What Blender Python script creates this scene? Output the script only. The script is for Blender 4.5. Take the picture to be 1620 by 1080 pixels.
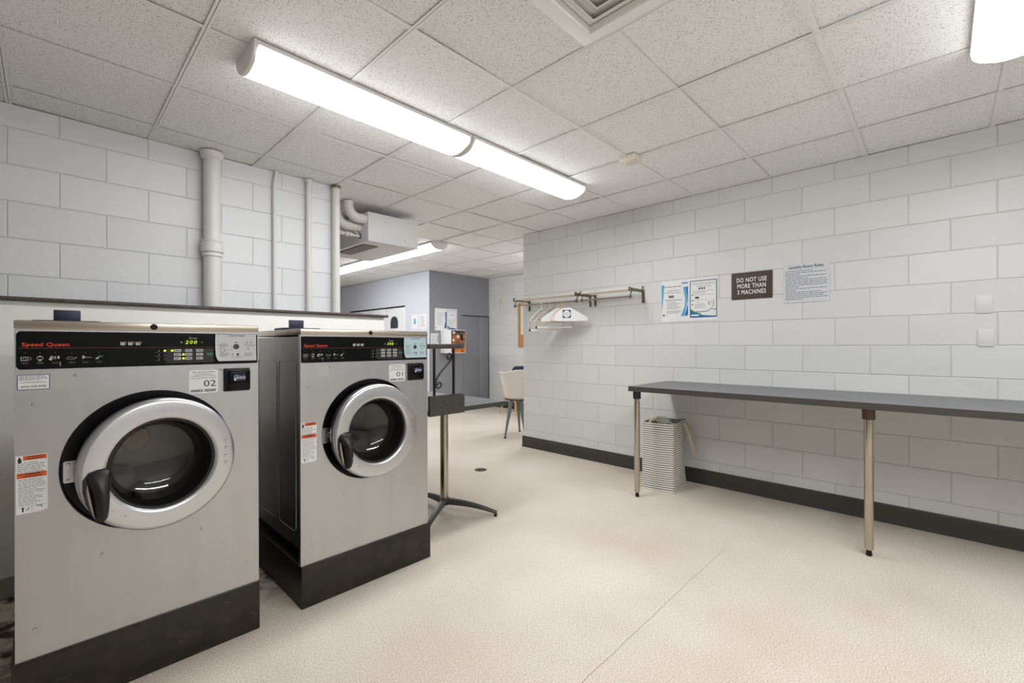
import bpy, bmesh, math, random
from mathutils import Vector, Matrix

# ------------------------------------------------------------------ scene, camera, world, exposure
for o in list(bpy.data.objects):
    bpy.data.objects.remove(o, do_unlink=True)
SC = bpy.context.scene
COL = SC.collection
PI = math.pi
R = math.radians
rnd = random.Random(7)

CAM_H = 1.2385
cam_data = bpy.data.cameras.new('camera')
cam = bpy.data.objects.new('camera', cam_data)
COL.objects.link(cam)
yaw, roll = R(44.082), R(-0.1676)
cam_data.sensor_fit = 'HORIZONTAL'
cam_data.sensor_width = 36.0
cam_data.lens = 36.0 * 708.0 / 1620.0
cam_data.shift_x = (810 - 803.85) / 1620.0
cam_data.shift_y = (544.8 - 540) / 1620.0
cam_data.clip_start = 0.05
cam_data.clip_end = 60
F_ = Vector((math.cos(yaw), math.sin(yaw), 0))
R_ = Vector((math.sin(yaw), -math.cos(yaw), 0))
U_ = Vector((0, 0, 1))
R2 = R_ * math.cos(roll) + U_ * math.sin(roll)
U2 = -R_ * math.sin(roll) + U_ * math.cos(roll)
M = Matrix((R2, U2, -F_)).transposed().to_4x4()
M.translation = (0, 0, CAM_H)
cam.matrix_world = M
SC.camera = cam

LAMP = 19.5           # radiance of the fluorescent lenses
world = bpy.data.worlds.new('world')
SC.world = world
world.use_nodes = True
bg = world.node_tree.nodes['Background']
bg.inputs[0].default_value = (0.9, 0.95, 1, 1)
bg.inputs[1].default_value = 0.0
SC.view_settings.view_transform = 'Standard'
SC.view_settings.look = 'None'
SC.view_settings.gamma = 1.0
SC.view_settings.use_curve_mapping = False
SC.view_settings.exposure = 0.24

H = 2.568            # ceiling height
TX0, TY0, T = 1.689, 1.601, 0.6096   # ceiling grid origin and pitch
XW = 4.05            # right wall plane
YW = 3.676           # left wall plane
X0, Y0_, X1, Y1 = -2.3, -3.0, 6.26, 11.0   # room limits

# ------------------------------------------------------------------ materials
def lin(c):
    return tuple(((v / 255.0) / 12.92 if v / 255.0 <= 0.04045 else ((v / 255.0 + 0.055) / 1.055) ** 2.4) for v in c)

def new_mat(name):
    m = bpy.data.materials.new(name)
    m.use_nodes = True
    nt = m.node_tree
    b = nt.nodes['Principled BSDF']
    return m, nt, b

def N(nt, kind, **kw):
    n = nt.nodes.new(kind)
    for k, v in kw.items():
        setattr(n, k, v)
    return n

def plain(name, rgb, rough=0.5, metal=0.0, spec=None, noise=0.0, nscale=8.0, bump=0.0, bscale=60.0, coat=0.0):
    """rgb = albedo given as 0..255 sRGB"""
    m, nt, b = new_mat(name)
    c = lin(rgb) + (1,)
    b.inputs['Base Color'].default_value = c
    b.inputs['Roughness'].default_value = rough
    b.inputs['Metallic'].default_value = metal
    if spec is not None:
        b.inputs['Specular IOR Level'].default_value = spec
    if coat:
        b.inputs['Coat Weight'].default_value = coat
        b.inputs['Coat Roughness'].default_value = 0.08
    tc = N(nt, 'ShaderNodeTexCoord')
    if noise:
        nz = N(nt, 'ShaderNodeTexNoise')
        nz.inputs['Scale'].default_value = nscale
        nz.inputs['Detail'].default_value = 4
        nt.links.new(tc.outputs['Object'], nz.inputs['Vector'])
        mx = N(nt, 'ShaderNodeMix', data_type='RGBA')
        mx.inputs[6].default_value = tuple(v * (1 - noise) for v in c[:3]) + (1,)
        mx.inputs[7].default_value = tuple(min(1, v * (1 + noise)) for v in c[:3]) + (1,)
        nt.links.new(nz.outputs['Fac'], mx.inputs[0])
        nt.links.new(mx.outputs[2], b.inputs['Base Color'])
    if bump:
        n2 = N(nt, 'ShaderNodeTexNoise')
        n2.inputs['Scale'].default_value = bscale
        n2.inputs['Detail'].default_value = 3
        nt.links.new(tc.outputs['Object'], n2.inputs['Vector'])
        bp = N(nt, 'ShaderNodeBump')
        bp.inputs['Strength'].default_value = bump
        bp.inputs['Distance'].default_value = 0.002
        nt.links.new(n2.outputs['Fac'], bp.inputs['Height'])
        nt.links.new(bp.outputs[0], b.inputs['Normal'])
    return m

def math_node(nt, op, a, b=None, c=None):
    n = N(nt, 'ShaderNodeMath', operation=op)
    for i, v in enumerate((a, b, c)):
        if v is None:
            continue
        if isinstance(v, (int, float)):
            n.inputs[i].default_value = v
        else:
            nt.links.new(v, n.inputs[i])
    return n.outputs[0]

def block_mat(name, rgb, axis, a, rough=0.42, depth=0.0035):
    """painted concrete block: courses 0.2032, blocks 0.4064, running bond; axis 0 = x, 1 = y;
    a = a vertical joint of the even courses"""
    m, nt, b = new_mat(name)
    geo = N(nt, 'ShaderNodeTexCoord')
    sep = N(nt, 'ShaderNodeSeparateXYZ')
    nt.links.new(geo.outputs['Object'], sep.inputs[0])
    wob = N(nt, 'ShaderNodeTexNoise')
    wob.inputs['Scale'].default_value = 6.0
    nt.links.new(geo.outputs['Object'], wob.inputs['Vector'])
    w = math_node(nt, 'MULTIPLY', math_node(nt, 'SUBTRACT', wob.outputs['Fac'], 0.5), 0.006)
    z = math_node(nt, 'ADD', sep.outputs[2], w)
    u = math_node(nt, 'ADD', sep.outputs[axis], w)
    row = math_node(nt, 'DIVIDE', math_node(nt, 'SUBTRACT', z, 0.004), 0.2032)
    rf = math_node(nt, 'FLOOR', row)
    odd = math_node(nt, 'ABSOLUTE', math_node(nt, 'SUBTRACT', rf, math_node(nt, 'MULTIPLY', math_node(nt, 'FLOOR', math_node(nt, 'DIVIDE', rf, 2.0)), 2.0)))
    col = math_node(nt, 'ADD', math_node(nt, 'DIVIDE', math_node(nt, 'SUBTRACT', u, a), 0.4064), math_node(nt, 'MULTIPLY', odd, 0.5))
    cf = math_node(nt, 'FLOOR', col)
    def dist(v, size):
        fr = math_node(nt, 'FRACT', v)
        d = math_node(nt, 'MINIMUM', fr, math_node(nt, 'SUBTRACT', 1.0, fr))
        return math_node(nt, 'MULTIPLY', d, size)
    d = math_node(nt, 'MINIMUM', dist(row, 0.2032), dist(col, 0.4064))
    hgt = N(nt, 'ShaderNodeMapRange', interpolation_type='SMOOTHSTEP')
    hgt.inputs['From Min'].default_value = 0.0006
    hgt.inputs['From Max'].default_value = 0.0055
    nt.links.new(d, hgt.inputs['Value'])
    # each block stands a touch prouder or deeper than its neighbours
    wn = N(nt, 'ShaderNodeTexWhiteNoise', noise_dimensions='2D')
    cmb = N(nt, 'ShaderNodeCombineXYZ')
    nt.links.new(cf, cmb.inputs[0]); nt.links.new(rf, cmb.inputs[1])
    nt.links.new(cmb.outputs[0], wn.inputs['Vector'])
    grain = N(nt, 'ShaderNodeTexNoise')
    grain.inputs['Scale'].default_value = 150
    grain.inputs['Detail'].default_value = 3
    nt.links.new(geo.outputs['Object'], grain.inputs['Vector'])
    big = N(nt, 'ShaderNodeTexNoise')
    big.inputs['Scale'].default_value = 9
    nt.links.new(geo.outputs['Object'], big.inputs['Vector'])
    h = math_node(nt, 'ADD', math_node(nt, 'MULTIPLY', hgt.outputs[0], depth),
                  math_node(nt, 'ADD', math_node(nt, 'MULTIPLY', grain.outputs['Fac'], 0.0006),
                            math_node(nt, 'MULTIPLY', big.outputs['Fac'], 0.004)))
    bp = N(nt, 'ShaderNodeBump')
    bp.inputs['Strength'].default_value = 0.8
    bp.inputs['Distance'].default_value = 1.0
    nt.links.new(h, bp.inputs['Height'])
    nt.links.new(bp.outputs[0], b.inputs['Normal'])
    c = lin(rgb)
    mx = N(nt, 'ShaderNodeMix', data_type='RGBA')
    mx.inputs[6].default_value = tuple(v * 0.97 for v in c) + (1,)
    mx.inputs[7].default_value = tuple(min(1, v * 1.03) for v in c) + (1,)
    nt.links.new(wn.outputs['Value'], mx.inputs[0])
    mj = N(nt, 'ShaderNodeMix', data_type='RGBA')
    mj.inputs[6].default_value = tuple(v * 0.88 for v in c) + (1,)
    nt.links.new(mx.outputs[2], mj.inputs[7])
    nt.links.new(hgt.outputs[0], mj.inputs[0])
    nt.links.new(mj.outputs[2], b.inputs['Base Color'])
    b.inputs['Roughness'].default_value = rough
    return m

def floor_mat():
    m, nt, b = new_mat('speckled_floor')
    tc = N(nt, 'ShaderNodeTexCoord')
    def noise(scale, detail=2.0, vec=None):
        n = N(nt, 'ShaderNodeTexNoise')
        n.inputs['Scale'].default_value = scale
        n.inputs['Detail'].default_value = detail
        nt.links.new(vec if vec else tc.outputs['Object'], n.inputs['Vector'])
        return n.outputs['Fac']
    def ramp(v, p0, c0, p1, c1, mid=None):
        r = N(nt, 'ShaderNodeValToRGB')
        r.color_ramp.elements[0].position = p0
        r.color_ramp.elements[0].color = lin(c0) + (1,)
        r.color_ramp.elements[1].position = p1
        r.color_ramp.elements[1].color = lin(c1) + (1,)
        nt.links.new(v, r.inputs[0])
        return r.outputs[0]
    base = ramp(noise(170, 3), 0.36, (200, 189, 173), 0.64, (240, 233, 222))
    sp = N(nt, 'ShaderNodeTexVoronoi', feature='F1')
    sp.inputs['Scale'].default_value = 190
    nt.links.new(tc.outputs['Object'], sp.inputs['Vector'])
    mr = N(nt, 'ShaderNodeMapRange')
    mr.inputs['From Min'].default_value = 0.12
    mr.inputs['From Max'].default_value = 0.24
    nt.links.new(sp.outputs['Distance'], mr.inputs['Value'])
    rs = math_node(nt, 'GREATER_THAN', N_sep(nt, sp.outputs['Color']), 0.80)
    spk = math_node(nt, 'MULTIPLY', math_node(nt, 'SUBTRACT', 1.0, mr.outputs[0]), math_node(nt, 'MULTIPLY', rs, 0.6))
    m1 = N(nt, 'ShaderNodeMix', data_type='RGBA')
    nt.links.new(spk, m1.inputs[0])
    nt.links.new(base, m1.inputs[6])
    m1.inputs[7].default_value = lin((140, 118, 92)) + (1,)
    # broad traffic tone
    m2 = N(nt, 'ShaderNodeMix', data_type='RGBA', blend_type='MULTIPLY')
    m2.inputs[0].default_value = 1.0
    nt.links.new(m1.outputs[2], m2.inputs[6])
    nt.links.new(ramp(noise(1.1, 5), 0.35, (238, 234, 228), 0.65, (255, 255, 255)), m2.inputs[7])
    # a few dark scuffs
    sc = N(nt, 'ShaderNodeTexVoronoi', feature='F1')
    sc.inputs['Scale'].default_value = 2.3
    nt.links.new(tc.outputs['Object'], sc.inputs['Vector'])
    scm = math_node(nt, 'LESS_THAN', sc.outputs['Distance'], 0.018)
    # seam of the sheet floor, y = 0.948, between x 1.3 and 2.85
    sep = N(nt, 'ShaderNodeSeparateXYZ')
    nt.links.new(tc.outputs['Object'], sep.inputs[0])
    wv = math_node(nt, 'MULTIPLY', math_node(nt, 'SUBTRACT', noise(9, 4), 0.5), 0.018)
    dy = math_node(nt, 'ABSOLUTE', math_node(nt, 'SUBTRACT', math_node(nt, 'ADD', sep.outputs[1], wv), 0.948))
    inx = math_node(nt, 'MULTIPLY', math_node(nt, 'GREATER_THAN', sep.outputs[0], 0.9), math_node(nt, 'LESS_THAN', sep.outputs[0], 2.9))
    wid = math_node(nt, 'SUBTRACT', 0.0020, math_node(nt, 'MULTIPLY', sep.outputs[0], 0.0004))
    seam = math_node(nt, 'MULTIPLY', math_node(nt, 'LESS_THAN', dy, wid), inx)
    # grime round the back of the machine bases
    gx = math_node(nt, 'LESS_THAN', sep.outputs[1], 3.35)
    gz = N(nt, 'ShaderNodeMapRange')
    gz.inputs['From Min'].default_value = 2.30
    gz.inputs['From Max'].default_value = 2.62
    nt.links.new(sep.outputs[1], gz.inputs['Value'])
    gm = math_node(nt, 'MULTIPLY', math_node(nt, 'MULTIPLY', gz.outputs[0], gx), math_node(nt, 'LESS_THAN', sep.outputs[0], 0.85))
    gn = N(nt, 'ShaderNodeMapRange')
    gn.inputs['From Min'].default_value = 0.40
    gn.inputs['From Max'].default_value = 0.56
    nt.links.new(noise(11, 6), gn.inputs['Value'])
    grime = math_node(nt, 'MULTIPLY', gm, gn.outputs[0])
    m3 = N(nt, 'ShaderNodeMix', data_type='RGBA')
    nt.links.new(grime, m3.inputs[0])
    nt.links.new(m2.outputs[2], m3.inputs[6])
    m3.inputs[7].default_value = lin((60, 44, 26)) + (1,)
    m4 = N(nt, 'ShaderNodeMix', data_type='RGBA')
    nt.links.new(math_node(nt, 'MAXIMUM', math_node(nt, 'MULTIPLY', seam, 0.75), math_node(nt, 'MULTIPLY', scm, 0.6)), m4.inputs[0])
    nt.links.new(m3.outputs[2], m4.inputs[6])
    m4.inputs[7].default_value = lin((90, 74, 56)) + (1,)
    nt.links.new(m4.outputs[2], b.inputs['Base Color'])
    b.inputs['Roughness'].default_value = 0.38
    b.inputs['Specular IOR Level'].default_value = 0.35
    bp = N(nt, 'ShaderNodeBump')
    bp.inputs['Strength'].default_value = 0.25
    bp.inputs['Distance'].default_value = 0.001
    nt.links.new(noise(60, 4), bp.inputs['Height'])
    nt.links.new(bp.outputs[0], b.inputs['Normal'])
    return m

def N_sep(nt, colsock):
    s = N(nt, 'ShaderNodeSeparateColor')
    nt.links.new(colsock, s.inputs[0])
    return s.outputs[0]

def tile_mat():
    m, nt, b = new_mat('acoustic_tile')
    tc = N(nt, 'ShaderNodeTexCoord')
    def pin(scale, lo, hi, keep):
        v = N(nt, 'ShaderNodeTexVoronoi', feature='F1')
        v.inputs['Scale'].default_value = scale
        v.inputs['Randomness'].default_value = 1.0
        nt.links.new(tc.outputs['Object'], v.inputs['Vector'])
        mr = N(nt, 'ShaderNodeMapRange')
        mr.inputs['From Min'].default_value = lo
        mr.inputs['From Max'].default_value = hi
        nt.links.new(v.outputs['Distance'], mr.inputs['Value'])
        k = math_node(nt, 'LESS_THAN', N_sep(nt, v.outputs['Color']), keep)
        return math_node(nt, 'MULTIPLY', math_node(nt, 'SUBTRACT', 1.0, mr.outputs[0]), k)
    holes = math_node(nt, 'MAXIMUM', pin(105, 0.16, 0.30, 0.55), pin(190, 0.18, 0.30, 0.5))
    mx = N(nt, 'ShaderNodeMix', data_type='RGBA')
    nt.links.new(math_node(nt, 'MULTIPLY', holes, 0.85), mx.inputs[0])
    nz = N(nt, 'ShaderNodeTexNoise')
    nz.inputs['Scale'].default_value = 1.2
    nt.links.new(tc.outputs['Object'], nz.inputs['Vector'])
    cr = N(nt, 'ShaderNodeValToRGB')
    cr.color_ramp.elements[0].position = 0.3
    cr.color_ramp.elements[0].color = lin((246, 246, 247)) + (1,)
    cr.color_ramp.elements[1].position = 0.7
    cr.color_ramp.elements[1].color = lin((250, 250, 251)) + (1,)
    nt.links.new(nz.outputs['Fac'], cr.inputs[0])
    nt.links.new(cr.outputs[0], mx.inputs[6])
    mx.inputs[7].default_value = lin((92, 86, 82)) + (1,)
    nt.links.new(mx.outputs[2], b.inputs['Base Color'])
    b.inputs['Roughness'].default_value = 0.95
    b.inputs['Specular IOR Level'].default_value = 0.1
    return m

def steel_mat(name, rgb=(150, 148, 145), rough=0.36, streak=0.14, vertical=True):
    m, nt, b = new_mat(name)
    tc = N(nt, 'ShaderNodeTexCoord')
    mp = N(nt, 'ShaderNodeMapping')
    mp.inputs['Scale'].default_value = (1, 1, 0.04) if vertical else (0.04, 1, 1)
    nt.links.new(tc.outputs['Object'], mp.inputs[0])
    def nz(scale, d=4):
        n = N(nt, 'ShaderNodeTexNoise')
        n.inputs['Scale'].default_value = scale
        n.inputs['Detail'].default_value = d
        nt.links.new(mp.outputs[0], n.inputs['Vector'])
        return n.outputs['Fac']
    a = nz(22, 5)
    c = lin(rgb)
    mx = N(nt, 'ShaderNodeMix', data_type='RGBA')
    mx.inputs[6].default_value = tuple(v * (1 - streak) for v in c) + (1,)
    mx.inputs[7].default_value = tuple(min(1, v * (1 + streak)) for v in c) + (1,)
    nt.links.new(a, mx.inputs[0])
    nt.links.new(mx.outputs[2], b.inputs['Base Color'])
    b.inputs['Metallic'].default_value = 1.0
    mr = N(nt, 'ShaderNodeMapRange')
    mr.inputs['To Min'].default_value = rough - 0.06
    mr.inputs['To Max'].default_value = rough + 0.08
    nt.links.new(nz(60, 3), mr.inputs['Value'])
    if streak:
        nt.links.new(mr.outputs[0], b.inputs['Roughness'])
        wv = N(nt, 'ShaderNodeTexNoise')
        wv.inputs['Scale'].default_value = 2.2
        wv.inputs['Detail'].default_value = 1
        nt.links.new(tc.outputs['Object'], wv.inputs['Vector'])
        bp = N(nt, 'ShaderNodeBump')
        bp.inputs['Strength'].default_value = 0.5
        bp.inputs['Distance'].default_value = 0.01
        nt.links.new(wv.outputs['Fac'], bp.inputs['Height'])
        nt.links.new(bp.outputs[0], b.inputs['Normal'])
    else:
        b.inputs['Roughness'].default_value = rough
    return m

def scratched_black(name):
    m, nt, b = new_mat(name)
    tc = N(nt, 'ShaderNodeTexCoord')
    mp = N(nt, 'ShaderNodeMapping')
    mp.inputs['Scale'].default_value = (7, 7, 55)
    mp.inputs['Rotation'].default_value = (0, 0.15, 0)
    nt.links.new(tc.outputs['Object'], mp.inputs[0])
    n = N(nt, 'ShaderNodeTexNoise')
    n.inputs['Scale'].default_value = 1.5
    n.inputs['Detail'].default_value = 6
    nt.links.new(mp.outputs[0], n.inputs['Vector'])
    mr = N(nt, 'ShaderNodeMapRange')
    mr.inputs['From Min'].default_value = 0.665
    mr.inputs['From Max'].default_value = 0.72
    nt.links.new(n.outputs['Fac'], mr.inputs['Value'])
    n2 = N(nt, 'ShaderNodeTexNoise')
    n2.inputs['Scale'].default_value = 14
    nt.links.new(tc.outputs['Object'], n2.inputs['Vector'])
    cr = N(nt, 'ShaderNodeValToRGB')
    cr.color_ramp.elements[0].position = 0.35
    cr.color_ramp.elements[0].color = lin((20, 17, 15)) + (1,)
    cr.color_ramp.elements[1].position = 0.72
    cr.color_ramp.elements[1].color = lin((44, 36, 31)) + (1,)
    nt.links.new(n2.outputs['Fac'], cr.inputs[0])
    mx = N(nt, 'ShaderNodeMix', data_type='RGBA')
    nt.links.new(math_node(nt, 'MULTIPLY', mr.outputs[0], 0.6), mx.inputs[0])
    nt.links.new(cr.outputs[0], mx.inputs[6])
    mx.inputs[7].default_value = lin((105, 94, 84)) + (1,)
    nt.links.new(mx.outputs[2], b.inputs['Base Color'])
    b.inputs['Roughness'].default_value = 0.45
    return m

def speckle(name, c0, c1, scale=330, rough=0.45):
    m, nt, b = new_mat(name)
    tc = N(nt, 'ShaderNodeTexCoord')
    n = N(nt, 'ShaderNodeTexNoise')
    n.inputs['Scale'].default_value = scale
    n.inputs['Detail'].default_value = 1
    nt.links.new(tc.outputs['Object'], n.inputs['Vector'])
    cr = N(nt, 'ShaderNodeValToRGB')
    cr.color_ramp.elements[0].position = 0.42
    cr.color_ramp.elements[0].color = lin(c0) + (1,)
    cr.color_ramp.elements[1].position = 0.62
    cr.color_ramp.elements[1].color = lin(c1) + (1,)
    nt.links.new(n.outputs['Fac'], cr.inputs[0])
    nt.links.new(cr.outputs[0], b.inputs['Base Color'])
    b.inputs['Roughness'].default_value = rough
    return m

def emit(name, rgb, strength):
    m, nt, b = new_mat(name)
    b.inputs['Base Color'].default_value = lin(rgb) + (1,)
    b.inputs['Emission Color'].default_value = lin(rgb) + (1,)
    b.inputs['Emission Strength'].default_value = strength
    b.inputs['Roughness'].default_value = 0.4
    return m

def lens_mat():
    m, nt, b = new_mat('glowing_lens')
    b.inputs['Base Color'].default_value = (0.9, 0.9, 0.9, 1)
    b.inputs['Emission Color'].default_value = (0.965, 0.985, 1.0, 1)
    # the prismatic sides of the cover sit farther from the tubes and give less light than its belly
    tc = N(nt, 'ShaderNodeTexCoord')
    sep = N(nt, 'ShaderNodeSeparateXYZ')
    nt.links.new(tc.outputs['Object'], sep.inputs[0])
    mr = N(nt, 'ShaderNodeMapRange', interpolation_type='SMOOTHSTEP')
    mr.inputs['From Min'].default_value = -0.020
    mr.inputs['From Max'].default_value = -0.078
    mr.inputs['To Min'].default_value = LAMP * 0.16
    mr.inputs['To Max'].default_value = LAMP
    nt.links.new(sep.outputs[2], mr.inputs['Value'])
    nt.links.new(mr.outputs[0], b.inputs['Emission Strength'])
    return m

def glass_mat():
    m = bpy.data.materials.new('door_glass')
    m.use_nodes = True
    nt = m.node_tree
    nt.nodes.clear()
    out = N(nt, 'ShaderNodeOutputMaterial')
    tr = N(nt, 'ShaderNodeBsdfTransparent')
    tr.inputs[0].default_value = (0.93, 0.92, 0.91, 1)
    gl = N(nt, 'ShaderNodeBsdfGlossy')
    gl.inputs['Roughness'].default_value = 0.04
    lw = N(nt, 'ShaderNodeLayerWeight')
    lw.inputs['Blend'].default_value = 0.5
    fr = math_node(nt, 'MULTIPLY_ADD', math_node(nt, 'POWER', lw.outputs['Facing'], 4.0), 0.6, 0.07)
    mx = N(nt, 'ShaderNodeMixShader')
    nt.links.new(fr, mx.inputs[0])
    nt.links.new(tr.outputs[0], mx.inputs[1])
    nt.links.new(gl.outputs[0], mx.inputs[2])
    nt.links.new(mx.outputs[0], out.inputs[0])
    return m

def stripe_mat():
    m, nt, b = new_mat('striped_canvas')
    tc = N(nt, 'ShaderNodeTexCoord')
    sep = N(nt, 'ShaderNodeSeparateXYZ')
    nt.links.new(tc.outputs['Object'], sep.inputs[0])
    nz = N(nt, 'ShaderNodeTexNoise')
    nz.inputs['Scale'].default_value = 7
    nt.links.new(tc.outputs['Object'], nz.inputs['Vector'])
    z = math_node(nt, 'ADD', sep.outputs[2], math_node(nt, 'MULTIPLY', nz.outputs['Fac'], 0.004))
    f = math_node(nt, 'FRACT', math_node(nt, 'DIVIDE', z, 0.0185))
    s = math_node(nt, 'LESS_THAN', f, 0.42)
    mx = N(nt, 'ShaderNodeMix', data_type='RGBA')
    nt.links.new(s, mx.inputs[0])
    mx.inputs[6].default_value = lin((236, 232, 226)) + (1,)
    mx.inputs[7].default_value = lin((112, 106, 106)) + (1,)
    nt.links.new(mx.outputs[2], b.inputs['Base Color'])
    b.inputs['Roughness'].default_value = 0.9
    return m

def picture_mat():
    """the printed picture on the small vending box: soft orange and brown patches"""
    m, nt, b = new_mat('printed_picture')
    tc = N(nt, 'ShaderNodeTexCoord')
    n = N(nt, 'ShaderNodeTexNoise')
    n.inputs['Scale'].default_value = 9
    n.inputs['Detail'].default_value = 3
    nt.links.new(tc.outputs['Object'], n.inputs['Vector'])
    sep = N(nt, 'ShaderNodeSeparateXYZ')
    nt.links.new(tc.outputs['Object'], sep.inputs[0])
    v = math_node(nt, 'ADD', n.outputs['Fac'], math_node(nt, 'MULTIPLY', math_node(nt, 'SUBTRACT', sep.outputs[2], 0.24), -0.9))
    cr = N(nt, 'ShaderNodeValToRGB')
    e = cr.color_ramp.elements
    e[0].position = 0.2; e[0].color = lin((58, 50, 55)) + (1,)
    e[1].position = 0.9; e[1].color = lin((226, 130, 52)) + (1,)
    for p, c in ((0.4, (92, 74, 72)), (0.52, (160, 96, 58)), (0.66, (196, 112, 60))):
        q = e.new(p); q.color = lin(c) + (1,)
    nt.links.new(v, cr.inputs[0])
    nt.links.new(cr.outputs[0], b.inputs['Base Color'])
    b.inputs['Roughness'].default_value = 0.3
    return m

MT = {}
MT['block_right'] = block_mat('painted_block_right', (222, 222, 222), 1, 0.160)
MT['block_left'] = block_mat('painted_block_left', (224, 225, 227), 0, 0.055)
MT['block_far'] = block_mat('painted_block_far', (234, 234, 234), 1, 0.0, depth=0.003)
MT['floor'] = floor_mat()
MT['tile'] = tile_mat()
MT['tbar'] = plain('painted_tbar', (243, 243, 242), 0.5)
MT['plenum'] = plain('plenum', (40, 38, 36), 0.9)
MT['blue_wall'] = plain('pale_blue_paint', (216, 219, 228), 0.5, bump=0.1)
MT['grey_wall'] = plain('grey_paint', (138, 139, 144), 0.55, bump=0.1)
MT['grey_door'] = plain('grey_door_paint', (132, 134, 139), 0.45)
MT['white_wall'] = plain('white_paint', (196, 195, 194), 0.5, bump=0.1)
MT['half'] = plain('white_laminate', (232, 230, 226), 0.4)
MT['rubber'] = plain('dark_rubber_base', (62, 59, 56), 0.42)
MT['cap'] = speckle('brown_laminate', (50, 42, 38), (96, 82, 74), 260, 0.5)
MT['counter_top'] = speckle('grey_laminate_top', (92, 94, 95), (122, 124, 125), 420, 0.38)
MT['counter_edge'] = speckle('dark_laminate_edge', (44, 41, 39), (88, 84, 80), 420, 0.5)
MT['steel'] = steel_mat('brushed_steel', (190, 190, 192), 0.33, 0.07)
MT['steel_side'] = steel_mat('side_steel', (150, 148, 146), 0.30, 0.08)
MT['steel_lid'] = steel_mat('lid_steel', (196, 184, 170), 0.28, 0.06, False)
MT['steel_door'] = steel_mat('door_steel', (204, 205, 208), 0.30, 0.0, False)
MT['chrome'] = plain('chrome', (200, 198, 194), 0.14, 1.0)
MT['tube'] = plain('worn_tube_steel', (186, 176, 162), 0.22, 1.0, noise=0.12, nscale=14)
MT['shelf_tube'] = plain('cream_tube', (232, 224, 212), 0.32, 0.25)
MT['tube_dark'] = plain('tarnished_bracket', (128, 122, 106), 0.42, 1.0, noise=0.25, nscale=60)
MT['drum'] = plain('drum_steel', (150, 147, 143), 0.38, 0.5)
MT['black'] = plain('black_plastic', (8, 8, 9), 0.35, spec=0.3)
MT['black_gloss'] = plain('black_gloss_panel', (6, 6, 7), 0.12, spec=0.22)
MT['black_rubber'] = plain('black_rubber', (18, 17, 17), 0.5)
MT['handle'] = plain('black_handle', (24, 23, 23), 0.38)
MT['hub'] = plain('tan_disc', (236, 218, 198), 0.5)
MT['base'] = scratched_black('scratched_black_base')
MT['red'] = plain('red_print', (216, 62, 28), 0.5)
MT['redline'] = plain('dull_red_print', (120, 52, 42), 0.5)
MT['grey_print'] = plain('grey_print', (186, 186, 188), 0.5)
MT['dim_print'] = plain('dim_print', (110, 110, 112), 0.5)
MT['dark_grey'] = plain('dark_grey_panel', (34, 35, 37), 0.4)
MT['key'] = plain('grey_key', (196, 196, 194), 0.45)
MT['green'] = plain('green_key', (40, 118, 84), 0.4)
MT['led'] = emit('lit_green_led', (190, 255, 40), 2.2)
MT['digit'] = emit('lit_digits', (205, 240, 20), 0.9)
MT['white_print'] = plain('white_print', (236, 236, 236), 0.5)
MT['black_print'] = plain('black_print', (22, 22, 24), 0.5)
MT['ink'] = plain('grey_ink', (118, 120, 128), 0.6)
MT['ink_dark'] = plain('dark_ink', (66, 66, 72), 0.6)
MT['navy_ink'] = plain('navy_ink', (40, 62, 110), 0.6)
MT['steel_blue_ink'] = plain('blue_grey_ink', (84, 104, 140), 0.6)
MT['navy'] = plain('navy_plastic', (42, 46, 72), 0.45)
MT['border_navy'] = plain('navy_border', (34, 40, 96), 0.5)
MT['paper'] = plain('white_paper', (236, 236, 236), 0.55)
MT['paper_dim'] = plain('offwhite_sign', (216, 218, 220), 0.4)
MT['sticker'] = plain('silver_sticker', (206, 208, 210), 0.3)
MT['teal_sticker'] = plain('pale_teal_sticker', (190, 216, 220), 0.3)
MT['ghost'] = plain('old_sticker_residue', (186, 186, 185), 0.45, 0.85)
MT['orange'] = plain('orange_label', (226, 96, 30), 0.45)
MT['sky_ink'] = plain('sky_blue_ink', (86, 170, 214), 0.5)
MT['blue_ink'] = plain('strong_blue_ink', (18, 104, 176), 0.5)
MT['teal_ink'] = plain('teal_ink', (38, 98, 112), 0.5)
MT['green_ink'] = plain('leaf_green_ink', (70, 142, 84), 0.5)
MT['pink_ink'] = plain('pink_ink', (206, 150, 140), 0.5)
MT['brown_sign'] = plain('brown_sign_face', (70, 52, 44), 0.4)
MT['cream'] = plain('cream_plastic', (228, 222, 208), 0.45)
MT['grille'] = plain('grey_grille', (150, 146, 140), 0.5)
MT['pipe'] = plain('painted_pipe', (222, 220, 216), 0.42, bump=0.25, bscale=40)
MT['unit'] = plain('painted_cabinet', (220, 220, 220), 0.45)
MT['dark_gap'] = plain('dark_gap', (26, 24, 23), 0.8)
MT['lens'] = lens_mat()
MT['fixture'] = plain('fixture_white', (230, 228, 224), 0.4)
MT['glass'] = glass_mat()
MT['canvas'] = stripe_mat()
MT['canvas_in'] = plain('canvas_lining', (214, 208, 200), 0.9)
MT['rope'] = plain('cotton_handle', (214, 200, 176), 0.9, bump=0.5, bscale=200)
MT['iron'] = plain('black_iron', (16, 16, 17), 0.4)
MT['cast'] = plain('cast_grey_metal', (94, 90, 86), 0.42, 0.7)
MT['socket'] = plain('black_socket', (26, 24, 24), 0.4)
MT['brown_socket'] = plain('brown_socket', (64, 40, 26), 0.4)
MT['shell'] = plain('white_shell', (238, 232, 224), 0.4)
MT['grey_leg'] = plain('grey_green_metal', (120, 126, 124), 0.4)
MT['brown_plate'] = plain('brown_plate', (96, 76, 56), 0.5)
MT['gold'] = plain('light_wood', (214, 166, 104), 0.45, noise=0.12, nscale=30)
MT['cork'] = plain('cork', (206, 150, 84), 0.9, noise=0.2, nscale=80)
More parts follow.
